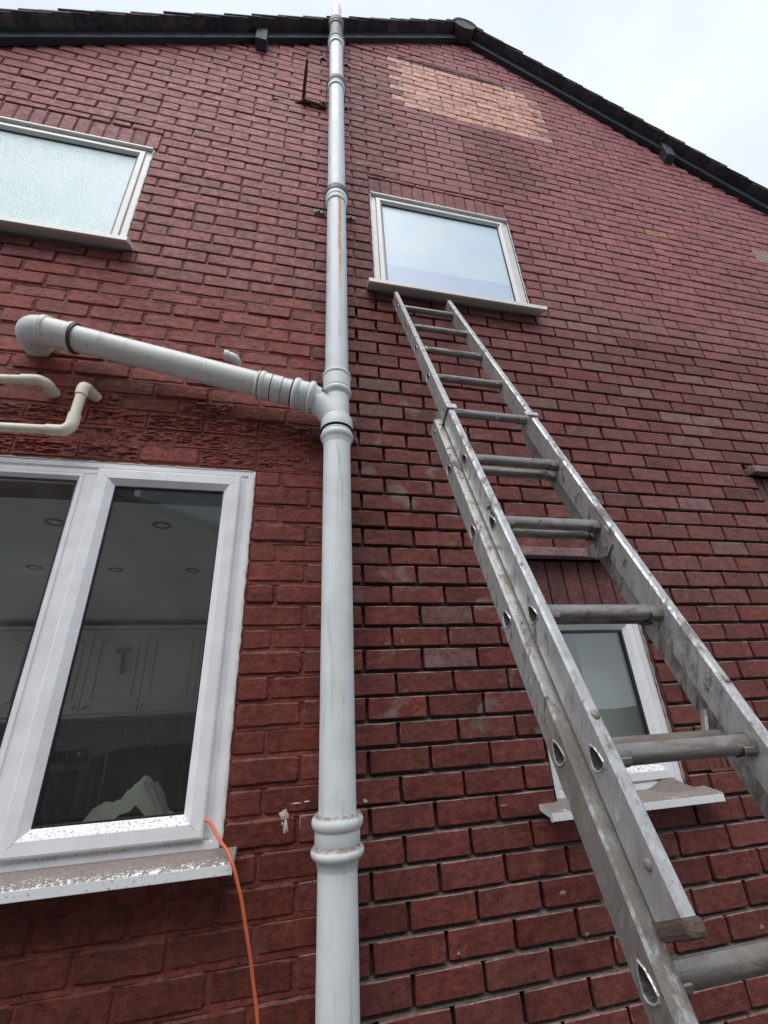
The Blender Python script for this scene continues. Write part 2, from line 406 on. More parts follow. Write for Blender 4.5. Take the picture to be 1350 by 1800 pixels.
def brick_look(x, z):
    """base colour of the paint on one brick and (chalk, chips, ledge dust)"""
    r = random.random
    reg = region(x, z)
    j = .80 + .38 * r() if reg == 'sharp' else .89 + .22 * r()
    if r() < .05: j *= .84
    if PATCH[0] <= x <= PATCH[1] and PATCH[2] <= z <= PATCH[3]:
        v = .92 + .16 * r()
        return (.67 * v, .375 * v * (0.96 + .08 * r()), .285 * v), (.05 + .08 * r(), .2, .3)
    if 2.36 < x < 2.52 and 4.66 < z < 4.74: return (.36, .19, .085), (.25, .5, .4)
    if reg == 'thick':
        h = min(1, max(0, (z - 1.0) / 2.2))  # darker low down: shade under the kitchen sill put into the colour
        c = ((.112 + .118 * h) * j, (.026 + .020 * h) * j, (.0155 + .018 * h) * j); k = (.02 + .04 * r() + .04 * h, .12, .06)
        if z > 2.9: k = (.06 + .10 * r(), .2, .12)
    else:
        # weathering and sky sheen put into the colour, from maroon up to chalky pink
        tb = (z - 2.9) / 2.0 + .45 * noise.noise(Vector((x * .8, z * .9, 1.1))) + .12 * (r() - .5)
        if x < -.02: tb = .45 + (z - 3.4) / 3.2
        tb = min(1, max(0, tb)); tb = tb * tb * (3 - 2 * tb)
        c = ((.146 + .175 * tb) * j, (.036 + .060 * tb) * j, (.027 + .070 * tb) * j)
        g = min(1, max(0, (x - .1) / 1.4)) * min(1, max(0, (z - 1.5) / .8)) * (1 - .6 * tb)
        q = r(); chalk = .03 + .10 * r() + g * (.06 + .30 * q * q) + tb * .08
        if r() < .10 and 1.6 < z < 3.6 and x > .1: chalk += .28; c = (c[0] * .85, c[1] * 1.2, c[2] * 1.25)
        def soft(v, a, b, w_): return min(1, max(0, (v - a) / w_ + .5)) * min(1, max(0, (b - v) / w_ + .5))
        wx = x + .16 * noise.noise(Vector((x * 2, z * 2.2, 4))) + .06 * (r() - .5); wz = z + .25 * noise.noise(Vector((x * 2.2, z * 1.5, 9)))
        if z > 3.5:
            chalk += max(0, noise.noise(Vector((x * .9, z * .8, 3.3)))) * .40 + (.12 if x > 1.2 else 0)
            chalk += .42 * soft(wx, .48, .95, .25) * soft(wz, 4.65, 5.65, .4)
            dk = max(soft(wx, .02, .44, .2) * soft(wz, 3.7, 6.2, .5), soft(wx, .98, 1.5, .25) * soft(wz, 4.75, 5.62, .4))
            c = tuple(a * (1 - .34 * dk) for a in c); chalk *= 1 - .5 * dk
            chalk += .22 * soft(wx, -.55, -.07, .2) * soft(wz, 4.6, 5.5, .4)
        k = (min(.75, chalk), .62 if .05 < x < 1.0 and 1.5 < z < 3.1 else .38, .5 if reg == 'sharp' else .22)
    return c, k

def brick_mesh(mb, x0, x1, z0, z1, yf, depth, bev, jit, fine, look, rust=False, worn_highlight=0.0):
    col, misc = look
    W, Hh = x1 - x0, z1 - z0
    if rust:
        nx, nz = max(6, int(W / .006)), 14
        vs = []
        sx = random.random() * 50
        for j in range(nz + 1):
            for i in range(nx + 1):
                u, v = i / nx, j / nz
                e = min(u * W, (1 - u) * W, v * Hh, (1 - v) * Hh)
                x = x0 + u * W; z = z0 + v * Hh
                zz = z + .004 * noise.noise(Vector((x * 40, z * 20, sx)))
                a_ = 1 - 2.6 * abs(noise.noise(Vector((x * 13 + sx, zz * 62, sx))))
                b_ = 1 - 2.6 * abs(noise.noise(Vector((x * 26 + sx, zz * 110, sx + 9))))
                h = max(a_, 0) ** 2 + .6 * max(b_, 0) ** 2
                e2 = min(1, max(0, (e - .003)) / .007)
                vs.append((x, yf + .002 * (1 - e2) + (.0105 * h - .002) * e2, z))
        fs = [(j * (nx + 1) + i, j * (nx + 1) + i + 1, (j + 1) * (nx + 1) + i + 1, (j + 1) * (nx + 1) + i) for j in range(nz) for i in range(nx)]
        mb.add(vs, fs, 0, col, misc)
        rim = [i for i in range(nx + 1)] + [(j + 1) * (nx + 1) - 1 for j in range(1, nz + 1)] + [nz * (nx + 1) + i for i in range(nx - 1, -1, -1)] + [j * (nx + 1) for j in range(nz - 1, 0, -1)]
        bk = [(vs[i][0], depth, vs[i][2]) for i in rim]; n = len(rim)
        mb.add([vs[i] for i in rim] + bk, [(i, n + i, n + (i + 1) % n, (i + 1) % n) for i in range(n)], 0, col, misc)
        return
    ch = min(bev * 1.4, W * .2, Hh * .2)
    pts = []
    nl = max(1, int(round(W / .042))) if fine else 1
    def jj(): return (random.random() - .5) * jit
    for i in range(nl + 1):
        t = i / nl; pts.append((x0 + ch + (W - 2 * ch) * t, z0 + jj()))
    pts.append((x1 + jj(), z0 + ch))
    if fine: pts.append((x1 + jj(), (z0 + z1) / 2))
    pts.append((x1 + jj(), z1 - ch))
    for i in range(nl + 1):
        t = 1 - i / nl; pts.append((x0 + ch + (W - 2 * ch) * t, z1 + jj()))
    pts.append((x0 + jj(), z1 - ch))
    if fine: pts.append((x0 + jj(), (z0 + z1) / 2))
    pts.append((x0 + jj(), z0 + ch))
    n = len(pts); cx, cz = (x0 + x1) / 2, (z0 + z1) / 2
    ty, tz = (random.random() - .5) * .004, (random.random() - .5) * .003
    def yy(x, z): return yf + (x - cx) / .2 * ty + (z - cz) / .07 * tz
    b = bev * (0.75 + .5 * random.random())
    inner = []
    for (x, z) in pts:
        bb = b * (.7 + .6 * random.random())
        ix = min(max(x, x0 + bb), x1 - bb); iz = min(max(z, z0 + bb), z1 - bb)
        inner.append((ix, yy(ix, iz), iz))
    ring1 = [(x, yy(x, z) + b, z) for x, z in pts]
    back = [(x, depth, z) for x, z in pts]
    vs = inner + ring1 + back
    fs = [tuple(range(n))]
    for i in range(n):
        k = (i + 1) % n
        fs.append((i, n + i, n + k, k)); fs.append((n + i, 2 * n + i, 2 * n + k, n + k))
    mb.add(vs, fs, 0, col, misc)
    if worn_highlight:  # top bevels paler: edge highlight and worn paint put into the face colour
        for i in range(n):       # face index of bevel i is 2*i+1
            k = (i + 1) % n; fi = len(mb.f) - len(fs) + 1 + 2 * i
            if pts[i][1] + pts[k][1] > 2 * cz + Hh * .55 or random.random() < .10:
                w_ = worn_highlight * random.random() ** 1.3
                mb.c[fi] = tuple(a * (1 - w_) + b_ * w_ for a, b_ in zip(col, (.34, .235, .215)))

def cut(iv, z0, z1):
    """subtract openings from one brick interval -> list of (x0,x1,z0,z1)"""
    res = [(iv[0], iv[1], z0, z1)]
    for (a, b, c, d) in OPEN + HEAD + LEDGE:
        nr = []
        for (x0, x1, zz0, zz1) in res:
            if x1 <= a or x0 >= b or zz1 <= c or zz0 >= d: nr.append((x0, x1, zz0, zz1)); continue
            if x0 < a: nr.append((x0, a - .004, zz0, zz1))
            if x1 > b: nr.append((b + .004, x1, zz0, zz1))
            xa, xb = max(x0, a), min(x1, b)
            if zz0 < c - .014: nr.append((xa, xb, zz0, c - .004))
            if zz1 > d + .014: nr.append((xa, xb, d + .006, zz1))
        res = nr
    return [r for r in res if r[1] - r[0] > .018]

bricks = []
k0 = int((GROUND - Z0) / DZ); k1 = int((APZ - Z0) / DZ) + 1
for k in range(k0, k1):
    zb, zt = Z0 + k * DZ + .0045, Z0 + (k + 1) * DZ - .0045
    zb += (random.random() - .5) * .003; zt += (random.random() - .5) * .003
    off = .097 if k % 2 == 0 else .2005
    joints = []
    x = off - .2075 * 18
    while x < XW1 + .3:
        joints.append(x + (random.random() - .5) * .007)
        if zb > 3.4 and random.random() < (.16 if x > .5 and zb > 4.4 else .06): joints.append(x + .104)
        x += .2075
    # a joint never runs behind the soil pipe only: keep as is
    for a, b in zip(joints[:-1], joints[1:]):
        jw = {'sharp': .0060, 'upper': .0050, 'thick': .0045}[region((a + b) / 2, zb)]
        a2, b2 = max(a + jw, XW0), min(b - jw, XW1)
        if b2 - a2 < .03: continue
        for (x0, x1, z0, z1) in cut((a2, b2), zb, zt):
            if region((x0 + x1) / 2, z0) == 'sharp': z0 += .0018; z1 -= .0018
            # slope of the verge
            lim = min(ZL(x0), ZL(x1)) + .07
            if z0 > lim - .02: 
                continue
            z1c = min(z1, lim)
            bricks.append((x0, x1, z0, z1c, 'course'))
# brick-on-end heads over the two upper windows, upright bricks over the two low ones
for (a, b, c, d) in HEAD:
    n = round((b - a) / .0705); s = (b - a) / n
    for i in range(n): bricks.append((a + i * s + .004, a + (i + 1) * s - .004, c + .004, d - .006, 'head'))
for (a, b, zl, zh) in ((.722, 1.256, 1.910, 2.126), (2.215, 3.62, 2.37, 2.624)):
    n = round((b - a) / .0745); s = (b - a) / n
    for i in range(n): bricks.append((a + i * s + .0025, a + (i + 1) * s - .0025, zl, zh, 'panel'))

def area(bk):
    x0, x1, z0, z1, _ = bk
    q = [project(p) for p in ((x0, 0, z0), (x1, 0, z0), (x1, 0, z1), (x0, 0, z1))]
    if any(p is None for p in q): return 0
    q = [(min(max(p[0], 0), 1350), min(max(p[1], 0), 1800)) for p in q]
    s = 0
    for i in range(4):
        s += q[i][0] * q[(i + 1) % 4][1] - q[(i + 1) % 4][0] * q[i][1]
    s = abs(s) / 2
    cx = (x0 + x1) / 2
    if -.062 < cx < .045 and x1 - x0 < .11: s *= .05
    return s
order = sorted(range(len(bricks)), key=lambda i: -area(bricks[i]))
single = set(order[:298])

# mortar: backing sheet with the window openings left out, and sloped (struck) bed joints
wm = MB()
PAINT_M = (.140, .029, .0175); PAINT_U = (.115, .033, .031); GREY_M = (.060, .041, .035); BEIGE_M = (.30, .265, .215)
def mort(x, z):
    if PATCH[0] - .05 <= x <= PATCH[1] + .05 and PATCH[2] - .03 <= z <= PATCH[3] + .03: return BEIGE_M
    r = region(x, z)
    return PAINT_M if r == 'thick' else (PAINT_U if r == 'upper' else GREY_M)
def recess(x, z):
    r = region(x, z)
    return .0050 if r == 'thick' else (.0080 if r == 'upper' else .024)
xs = sorted(set([XW0, XW1, APX, -.02, PATCH[0] - .05, PATCH[1] + .05] + [v for o in OPEN for v in o[:2]] + [XW0 + .3 * i for i in range(30)]))
xs = [x for x in xs if XW0 <= x <= XW1]
def zcuts(xm):
    cs = [GROUND - .3]
    for (a, b, c, d) in sorted(OPEN, key=lambda o: o[2]):
        if a < xm < b: cs += [c, d]
    cs.append(None)
    return [(cs[i], cs[i + 1]) for i in range(0, len(cs), 2)]
for a, b in zip(xs[:-1], xs[1:]):
    for (c, d) in zcuts((a + b) / 2):
        zs = [c] + [z for z in (3.45, 3.5, PATCH[2] - .03, PATCH[3] + .03) if c < z < (d if d else 9)] + [d]
        for c2, d2 in zip(zs[:-1], zs[1:]):
            xm = (a + b) / 2; zm = (c2 + (d2 if d2 else c2 + .5)) / 2
            y = recess(xm, zm)
            t0, t1 = (d2, d2) if d2 else (ZL(a) + .07, ZL(b) + .07)
            if t0 <= c2 and t1 <= c2: continue
            t0, t1 = max(t0, c2 + .001) if d2 is None else min(t0, ZL(a) + .07), max(t1, c2 + .001) if d2 is None else min(t1, ZL(b) + .07)
            if t0 <= c2 or t1 <= c2: continue
            wm.poly([(a, y, c2), (b, y, c2), (b, y, t1), (a, y, t0)], 0, mort(xm, zm), (.15, .1, .6))
for k in range(k0 + 1, k1):
    zj = Z0 + k * DZ
    bl = [XW0]
    for (a, b, c, d) in OPEN + HEAD + LEDGE:
        if c - .01 < zj < d + .01: bl += [a, b]
    bl.append(XW1)
    ivs = [(bl[0], bl[1])] if len(bl) == 2 else None
    cur = [(XW0, XW1)]
    for (a, b, c, d) in OPEN + HEAD + LEDGE:
        if c - .008 < zj < d + .008:
            nc = []
            for (x0, x1) in cur:
                if x1 <= a or x0 >= b: nc.append((x0, x1)); continue
                if x0 < a: nc.append((x0, a))
                if x1 > b: nc.append((b, x1))
            cur = nc
    for (x0, x1) in cur:
        x = x0
        while x < x1 - 1e-6:
            xe = min(x + .11, x1)
            if x < -.02 < xe: xe = -.02
            xm = (x + xe) / 2
            if zj < min(ZL(x), ZL(xe)) + .05:
                reg = region(xm, zj); rc = recess(xm, zj)
                lo = {'thick': .0015, 'upper': .0055, 'sharp': .0038}[reg]; zh = zj + {'thick': .007, 'upper': .003, 'sharp': -.0022}[reg]
                c = mort(xm, zj); v = .85 + .3 * random.random(); c = tuple(q * v for q in c)
                kk = (.05, .1, .55 if reg == 'sharp' else .06)
                yl0, yl1 = [lo + (random.random()) * .002 for _ in range(2)]
                zl = zj - (.0070 if reg == 'sharp' else .0050)
                wm.poly([(x, yl0, zl), (xe, yl1, zl), (xe, rc - .0007, zh), (x, rc - .0007, zh)], 0, c, kk)
                wm.poly([(x, rc, zl - .004), (xe, rc, zl - .004), (xe, yl1, zl), (x, yl0, zl)], 0, c, kk)
            x = xe
# reveals of the openings
for (a, b, c, d) in OPEN:
    cc = PAINT_U
    for (p, q) in (((a, c), (a, d)), ((b, d), (b, c)), ((a, d), (b, d)), ((b, c), (a, c))):
        r0 = .004
        wm.poly([(p[0], r0, p[1]), (q[0], r0, q[1]), (q[0], .26, q[1]), (p[0], .26, p[1])], 0, cc, (.1, .1, .3))
wall = wm.build('wall', M['masonry'], house, colour=True)

rest = MB()
for i, bk in enumerate(bricks):
    x0, x1, z0, z1, kind = bk
    cx, cz = (x0 + x1) / 2, (z0 + z1) / 2
    reg = region(cx, cz); look = brick_look(cx, cz)
    fine = i in single
    rust = False; worn_highlight = {'sharp': .75, 'upper': .30, 'thick': .12}[reg] if kind == 'course' else .2
    if kind == 'panel':
        yf = .020 + random.random() * .003; bev, jit = .0025, .001; v = .9 + .2 * random.random()
        look = ((.125 * v, .042 * v, .038 * v), (.12, .1, .4)); depth = .07
    elif kind == 'head':
        yf = random.random() * .003; bev, jit = .004, .004; depth = recess(cx, cz) + .004
    else:
        depth = recess(cx, cz) + .004
        if reg == 'thick':
            yf = -.001 + (random.random() - .5) * .006; bev, jit = .0060, .007
            if 2.455 < cz < 2.86 and cx < -.10: rust = random.random() < (.92 if cz < 2.70 else (.45 if cz < 2.77 else .12))
        elif reg == 'sharp': yf = (random.random() - .5) * .004; bev, jit = .0022, .0034
        else: yf = (random.random() - .5) * .004; bev, jit = .0038, .005
    if (fine):
        mb = MB(); brick_mesh(mb, x0, x1, z0, z1, yf, depth, bev, jit, True, look, rust, worn_highlight)
        mb.build('brick', M['masonry'], wall, origin=(cx, 0, cz), colour=True)
    else:
        brick_mesh(rest, x0, x1, z0, z1, yf, depth, bev, jit, False, look, rust, worn_highlight)
ro = rest.build('brickwork', M['masonry'], wall, colour=True); ro['kind'] = 'stuff'

# side and back walls of the house (closed body)
sb = MB()
ya, yb_, za, zb_ = .45, 2.85, .28, 2.36     # unseen opening, added to let daylight into the kitchen
for (y0_, y1_, z0_, z1_) in ((.02, ya, GROUND - .3, ZL(XW0)), (yb_, 7.5, GROUND - .3, ZL(XW0)), (ya, yb_, GROUND - .3, za), (ya, yb_, zb_, ZL(XW0))):
    sb.quad((XW0, y0_, z0_), (XW0, y1_, z0_), (XW0, y1_, z1_), (XW0, y0_, z1_))
sb.quad((XW1, .02, GROUND - .3), (XW1, 7.5, GROUND - .3), (XW1, 7.5, ZL(XW1)), (XW1, .02, ZL(XW1)))
sb.poly([(XW0, 7.5, GROUND - .3), (XW1, 7.5, GROUND - .3), (XW1, 7.5, ZL(XW1)), (APX, 7.5, APZ), (XW0, 7.5, ZL(XW0))])
sb.build('outer_wall', M['oppbrick'], house)

# ---- projecting brick ledges above the two low windows
for (a, b, c, d) in LEDGE:
    m = MB(); m.box(a, b, -.036, .03, c, d, 0, (.22, .15, .14), (.35, .1, .6)); m.build('ledge', M['masonry'], house, colour=True, bevel=.003)

# ---- air bricks
def airbrick(x, z, w_, h_, nx, nz_, mat):
    m = MB(); px, pz = w_ / nx, h_ / nz_
    m.box(x, x + w_, .004, .02, z, z + h_, 1)
    for i in range(nx + 1):
        m.box(x + i * px - .004, x + i * px + .004, -.003, .006, z, z + h_, 0)
    for j in range(nz_ + 1):
        m.box(x, x + w_, -.0025, .0065, z + j * pz - .004, z + j * pz + .004, 0)
    return m.build('air_brick', [mat, M['dark']], house)
airbrick(1.36, 1.335, .21, .066, 7, 1, M['airbrick'])
airbrick(3.30, 4.62, .215, .14, 8, 5, simple('pale_air_brick', (.42, .33, .31), .8))

# ---- cement smears round the repaired patch, bare bricks
m = MB()
def smear(x, z, w_, h_, y=-.006, rot=0.0, name='mortar_smear', mat=None):
    n = 11; pts = []; m = MB()
    for i in range(n):
        a = 2 * math.pi * i / n; rr = .6 + .7 * random.random()
        u, v = math.cos(a) * w_ * rr / 2, math.sin(a) * h_ * rr / 2
        pts.append((x + u * math.cos(rot) - v * math.sin(rot), z + u * math.sin(rot) + v * math.cos(rot)))
    f = [(px, y + .002 * random.random(), pz) for px, pz in pts]; b = [(px, .006, pz) for px, pz in pts]
    c = (x, y - .003, z)
    m.add([c] + f + b, [(0, 1 + i, 1 + (i + 1) % n) for i in range(n)] + [(1 + i, 1 + n + i, 1 + n + (i + 1) % n, 1 + (i + 1) % n) for i in range(n)])
    m.build(name, mat or M['repair'], house)
# long cement bead along the top of the patch
m = MB(); P_ = [(.50 + .03 * i, 6.437 + .004 * (random.random() - .5)) for i in range(33)]
m.tube([(x, -.001, z) for x, z in P_], [.007 * (.6 + .9 * random.random()) for _ in P_], 7); m.build('mortar_smear', M['repair'], house, smooth=True)
for (x, z, a, b) in ((1.49, 6.42, .12, .05), (1.70, 6.28, .06, .08), (1.72, 6.05, .05, .10), (.50, 6.30, .04, .12), (.50, 5.98, .04, .10), (.52, 5.80, .06, .04), (1.71, 5.72, .05, .05), (.62, 6.455, .13, .03)):
    smear(x, z, a, b, -.002)
# chips where the bare brick shows through the paint
CHIPS = ((.231, 1.809, .008, .018, -.0018), (.337, .971, .010, .009, -.002), (.684, 1.063, .022, .013, -.0018), (.738, .963, .016, .012, -.002), (1.362, .902, .018, .018, -.002), (.53, 1.297, .03, .007, -.0018), (-.288, 5.755, .010, .022, -.003), (-.402, 5.30, .04, .012, -.003), (1.05, 6.62, .025, .04, -.003), (2.9, 5.05, .018, .025, -.003))
# white chalk scab beside the soil pipe
for q in ((-.152, 1.332, .030, .036, -.003), (-.146, 1.305, .016, .045, -.004), (-.156, 1.312, .012, .02, -.003), (-.118, 1.357, .035, .006, -.002), (-.090, 1.359, .018, .006, -.002), (.085, 1.345, .014, .012, -.004)): smear(*q, name='paint_scab', mat=M['scab'])
for q in CHIPS: smear(*q, name='paint_chip', mat=M['chip'])

# ------------------------------------------------------------------ windows (parts of the house)
def bar(mb, x0, x1, z0, z1, y0, y1, m=0): mb.box(x0, x1, y0, y1, z0, z1, m)
def pane(name, x0, x1, z0, z1, y, mat, parent):
    m = MB(); m.box(x0, x1, y, y + .006, z0, z1); return m.build(name, mat, parent)
def ragged(parent, pts, wd, y, mat):
    """uneven bead of sealant along a line of (x,z)"""
    m = MB(); P = []
    for (ax, az), (bx, bz) in zip(pts[:-1], pts[1:]):
        n = max(2, int(math.hypot(bx - ax, bz - az) / .018))
        for i in range(n): P.append((ax + (bx - ax) * i / n, az + (bz - az) * i / n))
    P.append(pts[-1])
    m.tube([(x + (random.random() - .5) * .003, y, z + (random.random() - .5) * .003) for x, z in P], [wd * (.6 + .8 * random.random()) for _ in P], 8)
    return m.build('sealant', mat, parent, smooth=True)

# kitchen window
kw = MB(); FX0, FX1, FZ0, FZ1 = -1.52, -.321, 1.266, 2.455
kw.ring(FX0, FX1, FZ0, FZ1, [(0, .09), (0, .004), (.020, .004), (.024, .010), (.029, .010), (.031, .005), (.045, .005), (.050, .011), (.050, .09)])
bar(kw, -.900, -.846, FZ0 + .048, FZ1 - .048, .0055, .085)
kit = kw.build('window', M['upvc'], house, bevel=.0015)
kit['label'] = 'large white kitchen window with clear glass and opening casement'
SX0, SX1, SZ0, SZ1 = -.851, -.366, 1.298, 2.424
sm = MB(); sm.ring(SX0, SX1, SZ0, SZ1, [(0, .02), (0, -.011), (.006, -.014), (.036, -.014), (.058, .004), (.058, .02)])
sash = sm.build('sash', M['upvc'], kit, bevel=.001)
se = MB()
for (cx_, cz_, dx_, dz_) in ((SX0, SZ0, 1, 1), (SX1, SZ0, -1, 1), (SX1, SZ1, -1, -1), (SX0, SZ1, 1, -1)):
    p0 = Vector((cx_ + dx_ * .004, -.0136, cz_ + dz_ * .004)); p1 = Vector((cx_ + dx_ * .036, -.0143, cz_ + dz_ * .036)); p2 = Vector((cx_ + dx_ * .058, .0037, cz_ + dz_ * .058))
    sd_ = Vector((dx_, 0, -dz_)).normalized() * .0005
    se.poly([p0 - sd_, p0 + sd_, p1 + sd_, p1 - sd_]); se.poly([p1 - sd_, p1 + sd_, p2 + sd_, p2 - sd_])
se.build('mitre_joint', simple('grimy_joint', (.16, .15, .14), .8), kit)
gm = MB(); gm.ring(SX0 + .0575, SX1 - .0575, SZ0 + .0575, SZ1 - .0575, [(0, .0075), (.0, .0045), (.004, .0045), (.005, .012)]); gm.build('gasket', M['gasket'], kit)
pane('pane', SX0 + .05, SX1 - .05, SZ0 + .05, SZ1 - .05, .012, M['glass'], kit)
bm_ = MB(); bm_.ring(FX0 + .049, -.8985, FZ0 + .049, FZ1 - .049, [(0, .02), (0, .001), (.010, .001), (.022, .016), (.022, .025)]); bm_.build('glazing_bead', M['upvc'], kit)
gm = MB(); gm.ring(FX0 + .0708, -.9203, FZ0 + .0708, FZ1 - .0708, [(0, .017), (.0, .0145), (.005, .0145), (.006, .02)]); gm.build('gasket', M['gasket'], kit)
pane('pane', FX0 + .06, -.909, FZ0 + .06, FZ1 - .06, .019, M['glass'], kit)
ragged(kit, [(-.3185, 1.275), (-.3185, 2.456)], .0045, .002, M['silicone'])
ragged(kit, [(-1.52, 2.4575), (-.319, 2.4575)], .0025, .004, M['silicone'])
def sill(x0, x1, yb, yf, zb, zf, th, lip, name='sill', mat=None, parent=None, drop=0.0):
    m = MB()
    prof = [(yb, zb), (yf + .006, zf), (yf, zf - .004), (yf, zf - lip), (yf + .012, zf - lip), (yf + .014, zf - th), (yb, zb - th - drop)]
    n = len(prof)
    vs = [(x, y, z) for x in (x0, x1) for y, z in prof]
    fs = [tuple(range(n)), tuple(reversed(range(n, 2 * n)))] + [(i, (i + 1) % n, n + (i + 1) % n, n + i) for i in range(n)]
    m.add(vs, fs)
    return m.build(name, mat, parent, bevel=.0015)
sill(-1.57, -.276, .004, -.103, 1.272, 1.262, .018, .026, 'sill', M['sill'], kit)

# upper windows
def upper_window(x0, x1, z0, z1, glassmat, label, tinge=None, sx0=None, sx1=None, zs=None):
    m = MB(); m.ring(x0, x1, z0, z1, [(0, .09), (0, .012), (.030, .012), (.034, .018), (.034, .09)])
    wn = m.build('window', M['upvc_old'], house, bevel=.0015); wn['label'] = label
    m = MB(); m.ring(x0 + .033, x1 - .033, z0 + .03, z1 - .033, [(0, .05), (0, .004), (.022, .002), (.036, .018), (.036, .04)]); m.build('sash', M['upvc_old'], wn, bevel=.001)
    m = MB(); m.ring(x0 + .0685, x1 - .0685, z0 + .0655, z1 - .0685, [(0, .022), (0, .017), (.004, .017), (.005, .026)]); m.build('gasket', M['gasket'], wn)
    gx0, gx1, gz0, gz1 = x0 + .06, x1 - .06, z0 + .056, z1 - .06
    if tinge:
        pane('pane', gx0, gx1, tinge, gz1, .024, glassmat, wn)
        pane('pane', gx0, gx1, gz0, tinge - .0005, .0235, M['frost_band'], wn)  # bluer lower pane stands in for the window's interior showing through
    else: pane('pane', gx0, gx1, gz0, gz1, .024, glassmat, wn)
    # drip trim along the head
    m = MB(); m.box(x0 - .002, x1 + .002, -.006, .012, z1 - .012, z1 + .001); m.build('head_trim', M['upvc_old'], wn, bevel=.002)
    sill(sx0, sx1, .012, -.075, z0 + .005, z0 - .030, .020, .030, 'sill', M['upvc_old'], wn)
    return wn
uw = upper_window(-2.24, -1.010, 3.628, 4.455, M['frost_aqua'], 'white window with rippled obscured aqua glass', None, -2.29, -.955)
mw = upper_window(.210, 1.121, 3.622, 4.472, M['frost_blue'], 'white window with pale blue frosted glass above the ladder', 3.86, .158, 1.165)
ragged(uw, [(-1.0065, 3.64), (-1.0065, 4.45)], .004, .006, M['silicone'])
ragged(mw, [(1.1235, 3.64), (1.1235, 4.46)], .003, .006, M['silicone']); ragged(mw, [(.2075, 3.64), (.2075, 4.46)], .003, .006, M['silicone'])

# small low window half hidden by the ladder
m = MB(); m.ring(.727, 1.251, 1.287, 1.907, [(0, .09), (0, .026), (.026, .026), (.030, .032), (.036, .032), (.036, .09)])
lw = m.build('window', M['upvc'], house, bevel=.0015); lw['label'] = 'small narrow white window behind the ladder'
m = MB(); m.ring(.762, 1.216, 1.322, 1.888, [(0, .05), (0, .020), (.026, .018), (.046, .034), (.046, .05)]); m.build('sash', M['upvc'], lw, bevel=.001)
m = MB(); m.ring(.8075, 1.1705, 1.3675, 1.8425, [(0, .04), (0, .033), (.010, .033), (.011, .042)]); m.build('gasket', M['gasket'], lw)
pane('pane', .80, 1.178, 1.36, 1.850, .040, M['glass'], lw)
sill(.652, 1.302, .03, -.072, 1.296, 1.283, .016, .026, 'sill', M['sill'], lw)
ragged(lw, [(1.2525, 1.30), (1.2525, 1.86)], .0045, .020, M['repair'])
M['dust'] = simple('brown_dust', (.20, .16, .14), .95, 0, .3, 60, .003)
# heap of old mortar dust in the sill corner
m = MB(); n = 14; vs = []; 
for j in range(9):
    for i in range(n):
        u, v = i / (n - 1), j / 8
        x = 1.09 + .20 * u; y = .024 - .055 * v
        h = .034 * math.exp(-((u - .45) / .28) ** 2) * (1 - v) ** 1.3 * (1 + .5 * noise.noise(Vector((u * 6, v * 6, 1))))
        vs.append((x, y, 1.2935 - .115 * (.03 - y) + max(h, -.002) + .0005))
m.add(vs, [(j * n + i, j * n + i + 1, (j + 1) * n + i + 1, (j + 1) * n + i) for j in range(8) for i in range(n - 1)])
tag(m.build('dust_heap', M['dust'], None, smooth=True), 'grey heap of dust in the corner of the small window sill', 'dust')

# window at the far right edge of the picture, mostly outside the frame
m = MB(); m.ring(2.222, 3.613, 1.46, 2.366, [(0, .09), (0, .026), (.036, .026), (.036, .09)]); m.box(2.90, 2.94, .028, .09, 1.50, 2.33)
fw = m.build('window', M['upvc'], house, bevel=.0015); fw['label'] = 'white window under the ledge at the far right'
pane('pane', 2.25, 3.59, 1.49, 2.34, .05, M['glass'], fw)
sill(2.16, 3.66, .03, -.072, 1.468, 1.458, .016, .026, 'sill', M['sill'], fw)

# ------------------------------------------------------------------ roof
TH = math.atan(.6293)
rf = MB()
for sgn in (-1, 1):
    xe = XW0 - .25 if sgn < 0 else XW1 + .25
    zA, zE = APZ + .128, ZL(xe) + .128
    a, b = (APX, zA), (xe, zE)
    v = []
    for y in (.05, 7.6):
        v += [(a[0], y, a[1] - .035), (b[0], y, b[1] - .035), (b[0], y, b[1]), (a[0], y, a[1])]
    rf.add(v, [(0, 1, 2, 3), (7, 6, 5, 4), (0, 4, 5, 1), (1, 5, 6, 2), (2, 6, 7, 3), (3, 7, 4, 0)])
roof = rf.build('roof', M['tile'], house)
def tile_row(sgn, smax):
    m_ = .6293 if sgn < 0 else -.6575
    ang = math.atan(abs(m_)); ca, sa = math.cos(ang), math.sin(ang)
    i = 0
    s = 0.02
    while s < smax:
        # s measured down the slope from the apex to the tile's lower edge
        lo = s + .06; hi = max(lo - .265, 0.0)
        def pt(d, h, y):   # d down the slope, h square to it above the board top
            x = APX + (-sgn) * 0 + sgn * d * ca
            z = APZ + .098 - d * sa
            return (x - 0 + sgn * h * sa, y, z + h * ca)
        y0 = -.100 - (.006 if i % 2 else 0) - random.random() * .005
        y1 = .055
        hl = .035 + (random.random() - .5) * .004; hh = hl - .034 * (lo - hi) / .265
        t = .012
        v = [pt(lo, hl, y0), pt(hi, hh, y0), pt(hi, hh + t, y0), pt(lo, hl + t, y0), pt(lo, hl, y1), pt(hi, hh, y1), pt(hi, hh + t, y1), pt(lo, hl + t, y1)]
        mb = MB(); mb.add(v, [(0, 1, 2, 3), (7, 6, 5, 4), (0, 4, 5, 1), (1, 5, 6, 2), (2, 6, 7, 3), (3, 7, 4, 0)])
        c = Vector(pt((lo + hi) / 2, hl, 0))
        mb.build('roof_tile', M['tile'], roof, origin=c, bevel=.002)
        s += .104; i += 1
tile_row(-1, 4.9); tile_row(1, 4.9)
